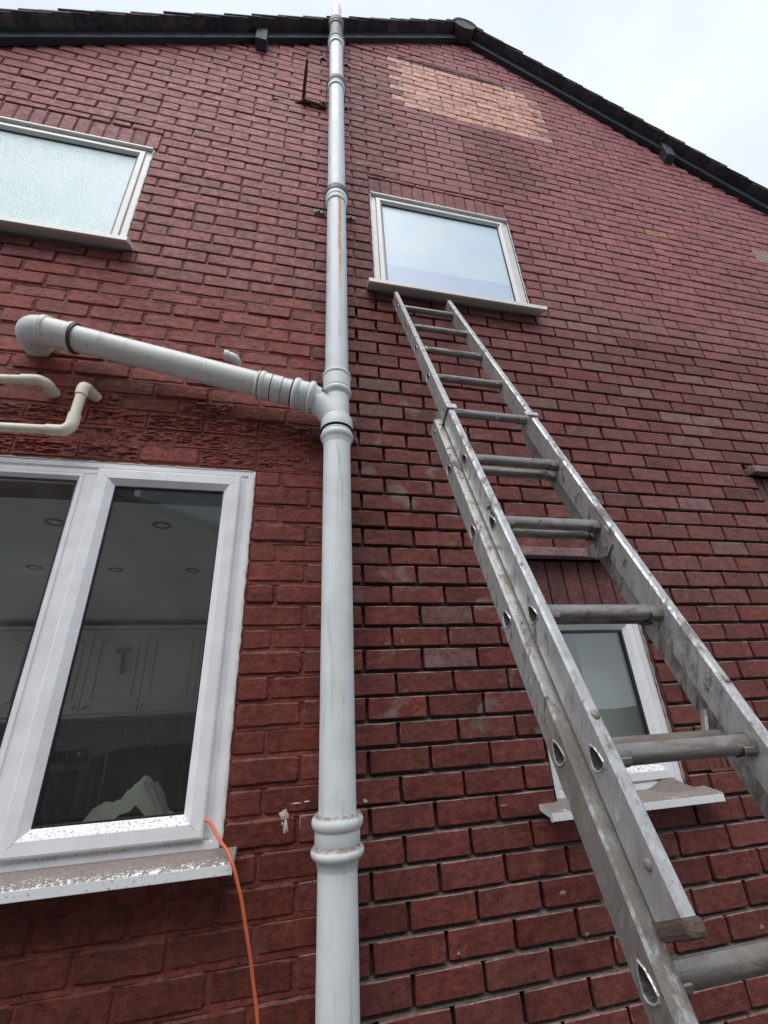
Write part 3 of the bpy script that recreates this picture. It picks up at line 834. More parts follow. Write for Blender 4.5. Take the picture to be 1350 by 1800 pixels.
# half-round ridge tiles
for i in range(9):
    mb = MB(); y0 = -.112 + i * .44; y1 = y0 + .45; r0 = .112 + .004 * (i % 2); seg = 12
    vs = []
    for y in (y0, y1):
        for r in (r0, r0 - .016):
            for j in range(seg + 1):
                a = math.pi * (.06 + .88 * j / seg); vs.append((APX - math.cos(a) * r, y, APZ + .052 + math.sin(a) * r * .92))
    n = seg + 1
    fs = []
    for j in range(seg): fs += [(j, j + 1, 2 * n + j + 1, 2 * n + j), (n + j, 3 * n + j, 3 * n + j + 1, n + j + 1), (j, n + j, n + j + 1, j + 1), (2 * n + j, 2 * n + j + 1, 3 * n + j + 1, 3 * n + j)]
    mb.add(vs, fs); mb.build('ridge_tile', M['tile'], roof, smooth='auto')
# mortar infill under first ridge tile
mb = MB(); mb.lathe((APX, -.107, APZ + .058), (0, 1, 0), [(0, 0.0), (0, .095), (.1, .095)], 20); mb.build('ridge_mortar', M['tile'], roof)
# bargeboards
for sgn in (-1, 1):
    xe = XW0 - .2 if sgn < 0 else XW1 + .2
    xa = APX
    mb = MB(); v = []
    for y in (-.036, .004):
        v += [(xe, y, ZL(xe)), (xa, y, APZ), (xa, y, APZ + .097), (xe, y, ZL(xe) + .097)]
    mb.add(v, [(0, 1, 2, 3), (7, 6, 5, 4), (0, 4, 5, 1), (1, 5, 6, 2), (2, 6, 7, 3), (3, 7, 4, 0)])
    mb.build('bargeboard', M['board'], house, bevel=.002)
# painted purlin ends poking through under the bargeboard
for (x0, x1) in ((-.578, -.500), (2.868, 2.958)):
    xm = (x0 + x1) / 2; zt = ZL(xm) + .08; zb = ZL(xm) - .125
    mb = MB(); v = []
    for (y, zo) in ((.0, 0), (-.060, .035)):
        v += [(x0, y, zb + zo), (x1, y, zb + zo), (x1, y, zt), (x0, y, zt)]
    mb.add(v, [(0, 1, 2, 3), (7, 6, 5, 4), (0, 4, 5, 1), (1, 5, 6, 2), (2, 6, 7, 3), (3, 7, 4, 0)])
    mb.build('purlin_end', M['board'], house, bevel=.006)

# ------------------------------------------------------------------ soil pipe
PX, PY = -.010, -.100
sp = empty('soil_pipe', (PX, PY, GROUND), 'tall pale grey soil pipe with one sloping branch, running up past the roof edge', 'pipe')
def pipe_len(z0, z1, r, mat, name='pipe_length'):
    mb = MB(); mb.lathe((PX, PY, z0), (0, 0, 1), [(0, r), (z1 - z0, r)], 40); return mb.build(name, mat, sp, smooth=True)
pipe_len(GROUND, 1.25, .0525, M['pipe']); pipe_len(1.25, 2.57, .0520, M['pipe'])
pipe_len(2.80, 4.11, .0500, M['pipe_up']); pipe_len(4.11, 5.36, .0490, M['pipe_up']); pipe_len(5.36, 6.00, .0485, M['pipe_up']); pipe_len(6.00, 6.44, .0470, M['pipe_up'])
mb = MB(); mb.lathe((PX, PY, 6.40), (0, 0, 1), [(0, .041), (.24, .041), (.26, .039), (.262, .033), (.2, .033)], 32); mb.build('vent_end', M['pipe_br'], sp, smooth='auto')
def coupling(prof, mat, name='coupling'):
    mb = MB(); mb.lathe((PX, PY, 0), (0, 0, 1), prof, 44); return mb.build(name, mat, sp, smooth='auto')
def bead(z, r0, r1, h):   # rounded bead on a socket
    return [(z - h / 2 + h * i / 8, r0 + (r1 - r0) * math.sin(math.pi * i / 8) ** .7) for i in range(9)]
coupling([(1.222, .0526), (1.240, .057)] + bead(1.259, .060, .0712, .032) + [(1.277, .0612), (1.306, .0612)] + bead(1.325, .0612, .0702, .036) + [(1.344, .060), (1.343, .0522)], M['pipe'])
coupling([(2.535, .0522), (2.552, .056)] + bead(2.575, .058, .0645, .034) + [(2.594, .059), (2.600, .058)], M['pipe'])
coupling([(2.598, .0555), (2.610, .0555)], M['rubber'], 'seal')
coupling([(2.608, .0635), (2.612, .0640), (2.652, .0630), (2.660, .0605), (2.664, .055)], M['pipe'])
coupling([(2.772, .0500)] + bead(2.795, .054, .0605, .030) + [(2.812, .0560), (2.868, .0575)] + bead(2.882, .0575, .0615, .020) + [(2.892, .056), (2.890, .0505)], M['pipe'])
# upper couplings with rubber seals and bracket bands
def upper_coupling(z, dark):
    coupling([(z - .055, .0495), (z - .048, .056), (z - .02, .0575), (z - .018, .060), (z + .012, .061), (z + .02, .058), (z + .024, .050)], M['pipe'] if not dark else M['rubber'])
    coupling([(z + .022, .0505), (z + .023, .0595), (z + .034, .0595), (z + .036, .0505)], M['rubber'], 'seal')
upper_coupling(4.135, False); upper_coupling(5.385, False); upper_coupling(6.02, False); upper_coupling(6.33, True)
coupling([(6.035, .0475), (6.036, .051), (6.30, .051), (6.31, .048)], M['bracket_grey'], 'sleeve')
def bracket(z, mat, earw=.06, r0=.0615):
    mb = MB(); n = 18; r1 = r0 + .003; vs = []
    arcp = [math.pi * (1 + i / n) for i in range(n + 1)]
    path = [(PX + math.cos(a) * r1, PY + math.sin(a) * r1) for a in arcp]
    path = [(path[0][0], -.004)] + path + [(path[-1][0], -.004)]
    path_i = [(PX + math.cos(a) * r0, PY + math.sin(a) * r0) for a in arcp]
    path_i = [(path_i[0][0], -.004)] + path_i + [(path_i[-1][0], -.004)]
    N = len(path); h = .019
    for zz in (z - h, z + h):
        vs += [(x, y, zz) for x, y in path] + [(x, y, zz) for x, y in path_i]
    fs = []
    for i in range(N - 1):
        fs += [(i, i + 1, 2 * N + i + 1, 2 * N + i), (N + i + 1, N + i, 3 * N + i, 3 * N + i + 1), (i, N + i, N + i + 1, i + 1), (2 * N + i, 2 * N + i + 1, 3 * N + i + 1, 3 * N + i)]
    mb.add(vs, fs)
    for s_ in (-1, 1):
        xa = PX + s_ * .0615; xb = PX + s_ * (.065 + earw)
        mb.box(min(xa, xb), max(xa, xb), -.010, -.004, z - .013, z + .013)
    b = mb.build('bracket', mat, sp)
    mb = MB()
    for s_ in (-1, 1):
        mb.lathe((PX + s_ * (.062 + earw * .62), -.009, z), (0, -1, 0), [(0, .009), (.006, .009), (.007, .0)], 6)
    mb.build('bolt', mat, b)
bracket(4.165, M['bracket_grey'], .05); bracket(5.40, M['bracket_grey'], .03); bracket(6.045, M['bracket_grey'], .045); bracket(2.633, M['steel_bracket'], .035, r0=.0600)
# Y junction
JZ = 2.78
mb = MB(); mb.lathe((PX, PY, 0), (0, 0, 1), [(2.655, .052), (2.775, .0495)], 36)
c0 = Vector((PX, PY, 2.640)); d_end = Vector((-.165, PY, 2.772)); 
pth = []
for i in range(11):
    t = i / 10; a = c0; b = Vector((PX - .052, PY, 2.735)); c = Vector((-.130, PY, 2.766))
    pth.append(a * (1 - t) ** 2 + b * 2 * t * (1 - t) + c * t * t)
mb.tube(pth, [.050] * 11, 32); mb.build('junction', M['pipe'], sp, smooth='auto')
bd = (Vector((-1.0, PY, 2.930)) - Vector((-.165, PY, 2.772))).normalized(); b0 = Vector((-.108, PY, 2.7612))
def bl(prof, mat, name):
    mb = MB(); mb.lathe(b0, bd, prof, 36); return mb.build(name, mat, sp, smooth='auto')
bl([(-.03, .048), (-.01, .053)] + [(q, r) for q, r in bead(.008, .056, .0685, .028)] + [(.024, .0595), (.056, .0595)] + [(q, r) for q, r in bead(.068, .0585, .0665, .026)] + [(.082, .056), (.083, .050)], M['pipe'], 'branch_socket')
bl([(.080, .0545), (.088, .0545), (.089, .050)], M['rust'], 'rusty_joint')
bl([(.085, .0525), (.125, .0525), (.126, .0545), (.165, .0548), (.166, .0525), (.168, .0525), (.169, .0548), (.196, .055), (.198, .058), (.204, .0595), (.212, .0575), (.214, .055), (.222, .0565), (.228, .0505)], M['pipe_br'], 'coupling')
bl([(.1245, .0528), (.1265, .0549)], M['rubber'], 'seal'); bl([(.1650, .0551), (.1690, .0551)], M['rubber'], 'seal'); bl([(.2135, .0578), (.2165, .0578)], M['rubber'], 'seal')
BL = .912
bl([(.20, .0500), (BL, .0500)], M['pipe_br'], 'branch_pipe')
bl([(BL - .007, .0505), (BL - .005, .0575), (BL + .002, .0580), (BL + .004, .0570)], M['rubber'], 'seal'); bl([(BL + .004, .052), (BL + .004, .0600), (BL + .014, .0600), (BL + .016, .0545)], M['pipe_br'], 'socket_rim')
bl([(BL + .011, .0545), (BL + .095, .0545), (BL + .097, .0580), (BL + .112, .0590), (BL + .116, .056)], M['pipe_br'], 'coupling')
# elbow turning back into the wall
e0 = b0 + bd * (BL + .112); ey = Vector((0, 1, 0))
rr = .062
pth = [e0] + [e0 + bd * (rr * math.sin(t)) + ey * (rr * (1 - math.cos(t))) for t in [math.pi / 2 * i / 10 for i in range(1, 11)]] + [e0 + bd * rr + ey * (rr + .08)]
mb = MB(); mb.tube(pth, .0540, 32); mb.build('elbow', M['pipe'], sp, smooth='auto')

# ------------------------------------------------------------------ small waste pipes
wp = empty('waste_pipe', (-.945, -.07, 2.53), 'cream plastic waste pipe with an upright leg and two elbows', 'pipe')
y = -.075; r = .0165; er = .020
mb = MB(); mb.tube([(-1.9, y, 2.50), (-1.005, y, 2.530)], r, 20); mb.build('pipe_length', M['cream'], wp, smooth='auto')
e = arc((-.975, y, 2.562), (0, 0, -.032), (.032, 0, 0))
mb = MB(); mb.tube([(-1.012, y, 2.530)] + e + [(-.943, y, 2.600)], er, 20); mb.build('elbow', M['cream'], wp, smooth='auto')
mb = MB(); mb.tube([(-.943, y, 2.59), (-.943, y, 2.700)], r, 20); mb.build('pipe_length', M['cream'], wp, smooth='auto')
e = arc((-.943 + .0, y + .030, 2.712), (0, -.030, 0), (0, 0, .030))
mb = MB(); mb.tube([(-.943, y, 2.688), (-.943, y, 2.712)] + e[1:] + [(-.938, -.022, 2.742), (-.930, .005, 2.742)], er, 20); mb.build('elbow', M['cream'], wp, smooth='auto')
wp2 = empty('waste_pipe', (-1.10, -.07, 2.735), 'short cream waste pipe with one elbow at the left edge', 'pipe')
mb = MB(); mb.tube([(-1.9, y, 2.665), (-1.125, y, 2.735)], r, 20); mb.build('pipe_length', M['cream'], wp2, smooth='auto')
e = [(-1.14, y, 2.7335), (-1.10, y, 2.738)] + [(-1.10 + .028 * math.sin(t), y + .028 * (1 - math.cos(t)), 2.739) for t in [math.pi / 2 * i / 8 for i in range(1, 9)]] + [(-1.072, .005, 2.739)]
mb = MB(); mb.tube(e, er, 20); mb.build('elbow', M['cream'], wp2, smooth='auto')
op = MB(); e = [(-.436, .01, 2.985), (-.436, -.012, 2.988)] + [(-.436 - .022 * (1 - math.cos(t)), -.012 - .022 * math.sin(t), 2.988 + .004 * math.sin(t)) for t in [math.pi / 2 * i / 8 for i in range(1, 9)]] + [(-.466, -.034, 2.996)]
op.tube(e, .0205, 18); op.tube([(-.464, -.034, 2.9955), (-.470, -.034, 2.997), (-.482, -.034, 2.999)], [.022, .0228, .0228], 18, cap=False)
op.lathe((-.4805, -.034, 2.9988), (-1, 0, .15), [(0, .019), (0, 0.0)], 18, 1)
tag(op.build('overflow_elbow', [M['pipe'], M['dark']], None, smooth='auto'), 'small grey overflow elbow poking from the wall above the sloping branch pipe', 'pipe')

# rusty spike and its broken joint
mb = MB(); mb.tube([(-.224, .02, 5.343), (-.222, -.05, 5.345), (-.213, -.15, 5.352), (-.207, -.222, 5.350)], [.010, .011, .011, .006], 10)
tag(mb.build('iron_spike', M['rust'], None, smooth='auto'), 'rusty iron spike sticking out of the brickwork beside the upper soil pipe', 'spike')

mb = MB(); mb.tube([(-.262, .004, 5.330), (-.21, -.014, 5.338), (-.15, -.018, 5.325), (-.068, -.012, 5.318)], [.010, .013, .010, .012], 8)
tag(mb.build('rusty_strap', M['rust'], None, smooth='auto'), 'short rusty strap in a cracked joint between the iron spike and the soil pipe', 'strap')
mb = MB(); mb.box(-.275, -.075, -.0035, .004, 5.318, 5.330); mb.build('open_joint', M['dark'], house)
# orange cable
pts = [(-.372, -.004, 1.345), (-.345, -.022, 1.330), (-.315, -.060, 1.300), (-.285, -.098, 1.276), (-.268, -.112, 1.245), (-.252, -.112, 1.20), (-.232, -.108, 1.13), (-.212, -.100, 1.05), (-.196, -.095, .97), (-.180, -.092, .85), (-.165, -.09, .6), (-.15, -.09, .3), (-.13, -.12, GROUND + .005)]
def smooth_path(P, n=8):
    P = [Vector(p) for p in P]; Q = [P[0] * 2 - P[1]] + P + [P[-1] * 2 - P[-2]]; out_ = []
    for i in range(1, len(Q) - 2):
        a, b, c, d = Q[i - 1:i + 3]
        for k in range(n):
            t = k / n; out_.append(.5 * ((2 * b) + (c - a) * t + (2 * a - 5 * b + 4 * c - d) * t * t + (3 * b - a - 3 * c + d) * t ** 3))
    return out_ + [P[-1]]
mb = MB(); cp = smooth_path(pts); cp = [q + Vector((.0022 * noise.noise(Vector((0, 1, i * .13))), .002 * noise.noise(Vector((3, 1, i * .13))), 0)) for i, q in enumerate(cp)]
mb.tube(cp, .0042, 10); cbo = mb.build('extension_cable', M['orange'], smooth=True)
tag(cbo, 'orange cable hanging out of the kitchen window over its sill', 'cable')

# ------------------------------------------------------------------ extension ladder
T0 = Vector((.300, -.1019, 3.3669)); EL = 1.18100
D = Vector((0, -math.cos(EL), -math.sin(EL))); N_ = Vector((0, -math.sin(EL), math.cos(EL))); X_ = Vector((1, 0, 0)); SPC = .25
ld = empty('extension_ladder', T0 + D * 3.4, 'dirty aluminium extension ladder leaning on the sill of the frosted window', 'ladder')
def LP(x, i, v): return Vector((x, T0.y, T0.z)) + D * (SPC * i) + N_ * v
HOLE = [(-.0165, .000), (-.010, .0065), (-.001, .0105), (.008, .0125), (.0135, .0095), (.0155, .003), (.0155, -.003), (.0135, -.0095), (.008, -.0125), (-.001, -.0105), (-.010, -.0065)]
def stile(xa, xb, i0, i1, vb, vf, rungs, vr, outer_x, mat):
    """hollow box stile between x=xa and xb with rung holes through the face at outer_x"""
    mb = MB(); b = .004
    def q(x, i, v): return LP(x, i, v)
    # closed box sides apart from the holed face
    inner_x = xb if outer_x == xa else xa
    cs = [(xa, vf - b), (xa + b, vf), (xb - b, vf), (xb, vf - b), (xb, vb + b), (xb - b, vb), (xa + b, vb), (xa, vb + b)]
    n = len(cs)
    for j in range(n):
        (x0, v0), (x1, v1) = cs[j], cs[(j + 1) % n]
        if abs(x0 - outer_x) < 1e-6 and abs(x1 - outer_x) < 1e-6: continue
        mb.poly([q(x0, i0, v0), q(x1, i0, v1), q(x1, i1, v1), q(x0, i1, v0)])
    for i in (i0, i1): mb.poly([q(x, i, v) for x, v in cs])
    va, vz = vb + b, vf - b
    us = [i0]
    for r in rungs:
        if r - .12 > us[-1]: us.append(r - .12)
        us.append(r + .12)
    if us[-1] < i1: us.append(i1)
    for u0, u1 in zip(us[:-1], us[1:]):
        c = [r for r in rungs if u0 < r < u1]
        if not c:
            mb.poly([q(outer_x, u0, va), q(outer_x, u0, vz), q(outer_x, u1, vz), q(outer_x, u1, va)]); continue
        r = c[0]
        hole = [(r + a / SPC, vr + bb) for a, bb in HOLE]; nh = len(hole)
        rim = []
        for (a, bb) in HOLE:
            ru0, ru1 = (u0 - r) * SPC, (u1 - r) * SPC; rv0, rv1 = va - vr, vz - vr
            ts = []
            if a: ts.append((ru1 if a > 0 else ru0) / a)
            if bb: ts.append((rv1 if bb > 0 else rv0) / bb)
            t = min(ts); rim.append((r + a * t / SPC, vr + bb * t))
        s_ = 1 if outer_x == xa else -1
        R1 = [q(outer_x, u, v) for u, v in rim]
        H1 = [q(outer_x, r + 1.24 * (u - r), vr + 1.24 * (v - vr)) for u, v in hole]
        H2 = [q(outer_x - s_ * .0022, r + 1.14 * (u - r), vr + 1.14 * (v - vr)) for u, v in hole]
        H3 = [q(outer_x - s_ * .0008, u, v) for u, v in hole]
        H4 = [q(outer_x + s_ * .05, u, v) for u, v in hole]
        for A, B, mm in ((R1, H1, 0), (H1, H2, 1), (H2, H3, 1), (H3, H4, 2)):
            for j in range(nh):
                k = (j + 1) % nh; mb.poly([A[j], A[k], B[k], B[j]], mm)
        # corners of the cell
        cor = [(u0, va), (u0, vz), (u1, vz), (u1, va)]
        for (cu, cvv) in cor:
            best = sorted(range(nh), key=lambda j: abs((rim[j][0] - cu) * SPC) + abs(rim[j][1] - cvv))
            for j in range(nh):
                k = (j + 1) % nh
                a, bq = rim[j], rim[k]
                onu = lambda z: abs(z[0] - cu) < 1e-6; onv = lambda z: abs(z[1] - cvv) < 1e-6
                if (onu(a) and onv(bq)) or (onv(a) and onu(bq)): mb.poly([q(outer_x, *a), q(outer_x, cu, cvv), q(outer_x, *bq)])
    return mb.build('stile', [mat, M['alu_clean'], M['alu_rung']], ld)
RC = [(-.0150, .000), (-.010, .0075), (-.0035, .0115), (.005, .0135), (.012, .0105), (.0150, .003), (.0150, -.003), (.012, -.0105), (.005, -.0135), (-.0035, -.0115), (-.010, -.0075)]
RC2 = [(-.0130, -.0080), (-.0150, -.002), (-.0150, .004), (-.0130, .0110), (-.005, .0138), (.005, .0125), (.0115, .007), (.0140, .000), (.0115, -.007), (.004, -.0125), (-.006, -.0125)]
def rung(xa, xb, i, v, mat):
    mb = MB(); n = len(RC2); vs = []
    st = [xa, xa + .008, xa + .0085, xa + .016, (xa + xb) / 2, xb - .016, xb - .0085, xb - .008, xb]; sc = [1.22, 1.16, 1.0, 1.0, 1.0, 1.0, 1.0, 1.16, 1.22]
    for x, s_ in zip(st, sc):
        for a, b in RC2: vs.append(LP(x, i, v) + D * a * s_ + N_ * b * s_)
    fs = [(k * n + j, k * n + (j + 1) % n, (k + 1) * n + (j + 1) % n, (k + 1) * n + j) for k in range(len(st) - 1) for j in range(n)]
    mb.add(vs, fs); return mb.build('rung', mat, ld, smooth='auto')
FL0, FL1, FR0, FR1 = .2865, .3075, .571, .593
fr = list(range(0, 9))
fs0, fs1 = -.58, 8.70
sA = stile(FL0, FL1, fs0, fs1, -.028, .030, fr, 0.0, FL0, M['alu_clean'])
sB = stile(FR0, FR1, fs0, fs1, -.028, .030, fr, 0.0, FR1, M['alu_clean'])
for i in fr: rung(FL1 - .001, FR0 + .001, i, 0.0, M['alu_rung'])
BL0, BL1, BR0, BR1 = .266, .296, .604, .634
BV = -.058
br = [4.89 + k for k in range(0, 10)]
ib = 3.96; gi = (T0.z + N_.z * BV - (GROUND + .03)) / (-D.z) / SPC
br = [b for b in br if b < gi - .5]
sC = stile(BL0, BL1, ib, gi, BV - .029, BV + .027, br, BV, BL0, M['alu'])
sD = stile(BR0, BR1, ib, gi, BV - .029, BV + .027, br, BV, BR1, M['alu'])
for i in br: rung(BL1 - .001, BR0 + .001, i, BV, M['alu_rung'])
# worn plastic feet on the lower ends of the upper section, and ground feet
def foot(x0, x1, i0, i1, v0, v1, mat, par):
    mb = MB(); mb.obox(LP(x0, i0, v0), X_ * (x1 - x0), D * (SPC * (i1 - i0)), N_ * (v1 - v0)); return mb.build('foot', mat, par, bevel=.006)
M['oldfoot'] = simple('muddy_red_plastic', (.105, .070, .058), .75, 0, .6, 35, .003)
for (x0, x1, p) in ((FL0, FL1, sA), (FR0, FR1, sB)): foot(x0 - .002, x1 + .003, 8.695, 8.775, -.029, .032, M['oldfoot'], p)
for (x0, x1, p) in ((BL0, BL1, sC), (BR0, BR1, sD)): foot(x0 - .004, x1 + .004, gi - .25, gi + .06, BV - .033, BV + .031, M['rubber'], p)
# plastic end cap on top
for (x0, x1, p) in ((FL0, FL1, sA), (FR0, FR1, sB)):
    mb = MB(); mb.obox(LP(x0 + .001, fs0 - .02, -.027), X_ * (x1 - x0 - .002), D * .012, N_ * .055); mb.build('end_cap', M['alu'], p, bevel=.004)
# guide clips that hold the upper section on the lower one
mb = MB(); u0, u1 = 4.02, 4.12
mb.obox(LP(FL0 - .006, u0, -.045), X_ * .004, D * (SPC * (u1 - u0)), N_ * .080)
mb.obox(LP(FL0 - .006, u0, .0315), X_ * .034, D * (SPC * (u1 - u0)), N_ * .004)
mb.build('guide_clip', M['alu_clean'], ld, bevel=.001)
mb = MB(); u0, u1 = 4.02, 4.10
mb.obox(LP(FR0 + .002, u0, -.045), X_ * .004, D * (SPC * (u1 - u0)), N_ * .080)
mb.obox(LP(FR0 - .020, u0, .0315), X_ * .046, D * (SPC * (u1 - u0)), N_ * .004)
mb.build('guide_clip', M['alu_clean'], ld, bevel=.001)
# rung hooks on the upper section
for (x, s_) in ((FR0 - .0055, 1), (FL1 + .0015, 1)):
    mb = MB(); prof = [(-.035, .016), (.03, .020), (.065, .006), (.075, -.020), (.058, -.050), (.030, -.072), (.012, -.070), (.020, -.045), (.030, -.028), (.012, -.020), (-.02, -.016)]
    a = [LP(x, 6, v) + D * u for u, v in prof]; b = [p + X_ * .004 for p in a]; n = len(a)
    mb.add(a + b, [tuple(range(n)), tuple(reversed(range(n, 2 * n)))] + [(i, (i + 1) % n, n + (i + 1) % n, n + i) for i in range(n)])
    mb.build('rung_hook', M['alu'], ld, bevel=.0012)
# triangular brace with its dark opening, between the right rails
mb = MB(); tri = [(.592, 7.690, -.058), (.556, 7.888, -.058), (.574, 7.893, -.058)]
P3 = [LP(*q) for q in tri]
for a, b in ((P3[0], P3[1]), (P3[1], P3[2])):
    dd_ = b - a; nn_ = dd_.cross(N_).normalized(); mb.obox(a - nn_ * .003 - N_ * .004, dd_, nn_ * .006, N_ * .010)
mb.build('brace', M['alu_clean'], ld)
mb = MB(); mb.poly([p - N_ * .002 for p in P3]); mb.build('brace_gap', M['dark'], ld)
# rivets
for (x, i, v, nrm) in ((FL0 + .010, 7.80, .030, N_), (FR0 + .011, 7.62, .030, N_), (FL0, 8.50, .010, -X_), (BL0, 4.10, BV, -X_), (FL0, -.45, .012, -X_)):
    mb = MB(); mb.lathe(LP(x, i, v), nrm, [(-.001, .0072), (.0016, .0068), (.0032, .0045), (.0037, 0)], 14); mb.build('rivet', M['alu'], ld, smooth=True)
# torn remains of a sticker
mb = MB()
for pts_ in ([(5.83, .012), (5.87, .022), (5.90, .012), (5.86, .006)], [(5.90, .016), (5.99, .020), (6.0, .012), (5.95, .014), (5.93, .008)], [(5.80, .004), (5.84, .009), (5.85, -.002)]):
    n = len(pts_); a = [LP(FL0 - .0006, i, v) for i, v in pts_]; mb.poly(a)
mb.build('sticker_remnant', M['black'], sA)

# ------------------------------------------------------------------ rooms seen through the clear panes
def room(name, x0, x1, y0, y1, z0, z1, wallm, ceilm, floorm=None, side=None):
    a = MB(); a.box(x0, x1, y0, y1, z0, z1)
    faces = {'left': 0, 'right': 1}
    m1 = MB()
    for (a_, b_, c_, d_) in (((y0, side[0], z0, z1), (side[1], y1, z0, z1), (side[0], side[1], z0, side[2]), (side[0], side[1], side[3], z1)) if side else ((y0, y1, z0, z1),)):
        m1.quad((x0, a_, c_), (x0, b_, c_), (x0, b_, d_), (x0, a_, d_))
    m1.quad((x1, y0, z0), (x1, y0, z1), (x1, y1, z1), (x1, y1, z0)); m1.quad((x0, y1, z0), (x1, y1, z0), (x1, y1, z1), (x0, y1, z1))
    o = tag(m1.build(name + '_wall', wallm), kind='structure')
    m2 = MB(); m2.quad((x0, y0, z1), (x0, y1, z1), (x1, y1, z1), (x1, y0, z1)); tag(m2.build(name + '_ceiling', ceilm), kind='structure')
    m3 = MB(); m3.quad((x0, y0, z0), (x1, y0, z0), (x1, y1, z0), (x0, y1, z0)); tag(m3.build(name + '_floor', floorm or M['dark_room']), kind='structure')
    return o
KY = 3.05
kwall = room('kitchen', -3.2, .35, .262, KY, .25, 2.42, M['plaster'], M['plaster'], M['plaster'], (ya, yb_, za, zb_))
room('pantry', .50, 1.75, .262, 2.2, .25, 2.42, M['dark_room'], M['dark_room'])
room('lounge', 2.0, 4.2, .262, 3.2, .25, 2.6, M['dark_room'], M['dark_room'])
# inner faces round the windows so no light leaks round them
lk = MB()
for (rx0, rx1, rz0, rz1, o) in ((-3.2, .35, .25, 2.42, OPEN[2]), (.50, 1.75, .25, 2.42, OPEN[3]), (2.0, 4.2, .25, 2.6, OPEN[4])):
    a, b, c, d = o; d = min(d, rz1 - .001); yy = .261
    for q in ((rx0, a, rz0, rz1), (b, rx1, rz0, rz1), (a, b, rz0, c), (a, b, d, rz1)):
        if q[3] > q[2]: lk.quad((q[0], yy, q[2]), (q[1], yy, q[2]), (q[1], yy, q[3]), (q[0], yy, q[3]))
tag(lk.build('inner_wall', M['plaster']), kind='structure')
# wall tiles of the splashback
for r_ in range(4):
    for c_ in range(14):
        x0 = -2.75 + c_ * .225 + (.1 if r_ % 2 else 0); z0 = .98 + r_ * .158
        mb = MB(); mb.box(x0, x0 + .219, KY - .008, KY - .001, z0, min(z0 + .152, 1.63)); mb.build('wall_tile', M['walltile'], kwall, bevel=.0015)
# wall cupboards
cup = empty('wall_cupboard', (-1.4, KY - .01, 1.65), 'cream wall cupboards with arched panel doors seen through the kitchen window', 'cupboard')
CY = KY - .32
mb = MB(); mb.box(-2.66, -.40, CY + .02, KY - .002, 1.66, 2.335); mb.box(-2.68, -.38, CY - .012, KY - .002, 2.335, 2.365); mb.box(-2.66, -.40, CY + .03, KY - .002, 1.635, 1.66); mb.build('carcass', M['unit'], cup, bevel=.002)
def door(x0, x1):
    mb = MB(); mb.box(x0 + .002, x1 - .002, CY, CY + .018, 1.665, 2.33); d = mb.build('door', M['unit'], cup, bevel=.003)
    mb = MB(); n = 14; top = []; xc = (x0 + x1) / 2; hw = (x1 - x0) / 2 - .07
    for i in range(n + 1):
        u = -1 + 2 * i / n; top.append((xc + hw * u, CY - .001, 2.225 + .045 * math.cos(u * math.pi / 2) ** 2))
    bot = [(xc + hw * (1 - 2 * i / n), CY - .001, 1.775 - .035 * math.cos((1 - 2 * i / n) * math.pi / 2) ** 2) for i in range(n + 1)]
    mb.tube(top + bot + [top[0]], .0065, 8); mb.build('moulding', M['unit'], d, smooth=True)
    return d
xs_ = [-2.66, -2.22, -1.79, -1.355, -.92, -.40]
for i in range(5):
    d = door(xs_[i], xs_[i + 1])
    mb = MB(); kx = xs_[i + 1] - .035 if i % 2 == 0 else xs_[i] + .035
    if i == 1: kx = xs_[i + 1] - .035
    if i == 2: kx = xs_[i] + .04
    mb.lathe((kx, CY, 1.715), (0, -1, 0), [(0, .007), (.012, .006), (.018, .013), (.026, .014), (.031, .007), (.032, 0)], 16); mb.build('knob', M['chrome'], d, smooth=True)
# ribbon bow hanging on the door
mb = MB(); bx, bz = -1.545, 2.145
mb.tube([(bx - .05, CY - .014, bz + .01), (bx - .02, CY - .02, bz + .025), (bx, CY - .016, bz), (bx + .035, CY - .02, bz + .03), (bx + .06, CY - .014, bz + .015), (bx + .02, CY - .018, bz - .012), (bx, CY - .016, bz), (bx - .035, CY - .02, bz - .015), (bx - .05, CY - .014, bz + .01)], .009, 8)
mb.tube([(bx, CY - .016, bz), (bx + .012, CY - .016, bz - .10), (bx + .018, CY - .016, bz - .19)], [.008, .013, .009], 8)
tag(mb.build('ribbon_bow', M['cloth'], smooth=True), 'little ribbon bow hanging on a cream cupboard door', 'ornament')
# worktop, sockets, appliances
mb = MB(); mb.box(-3.1, .3, KY - .62, KY - .010, .93, .965); tag(mb.build('worktop', M['worktop'], bevel=.004), 'dark kitchen worktop along the tiled wall', 'worktop')
mb = MB(); mb.box(-3.1, .3, KY - .58, KY - .02, .30, .928); tag(mb.build('base_cupboard', M['unit']), 'cream base cupboards under the dark worktop', 'cupboard')
for x0, wd, lab in ((-2.02, .155, 'dark double wall socket with a plug in it on the kitchen tiles'), (-1.855, .10, 'dark single switch plate beside the double socket on the kitchen tiles')):
    mb = MB(); mb.box(x0, x0 + wd, KY - .018, KY - .0075, 1.30, 1.395); s0 = mb.build('wall_socket', M['black'], bevel=.003); tag(s0, lab, 'socket')
    for q in range(2 if wd > .12 else 1):
        mb = MB(); mb.box(x0 + .02 + q * .075, x0 + .04 + q * .075, KY - .022, KY - .0175, 1.355, 1.38); mb.build('switch', M['chrome'], s0)
    if wd > .12:
        mb = MB(); mb.box(x0 + .092, x0 + .142, KY - .06, KY - .018, 1.305, 1.35); mb.build('plug', M['black'], s0, bevel=.006)
        mb = MB(); mb.tube([(x0 + .117, KY - .05, 1.31), (x0 + .125, KY - .06, 1.27), (x0 + .22, KY - .10, 1.245), (x0 + .38, KY - .15, 1.26), (x0 + .55, KY - .25, 1.33)], .006, 8); mb.build('flex', M['black'], s0, smooth=True)
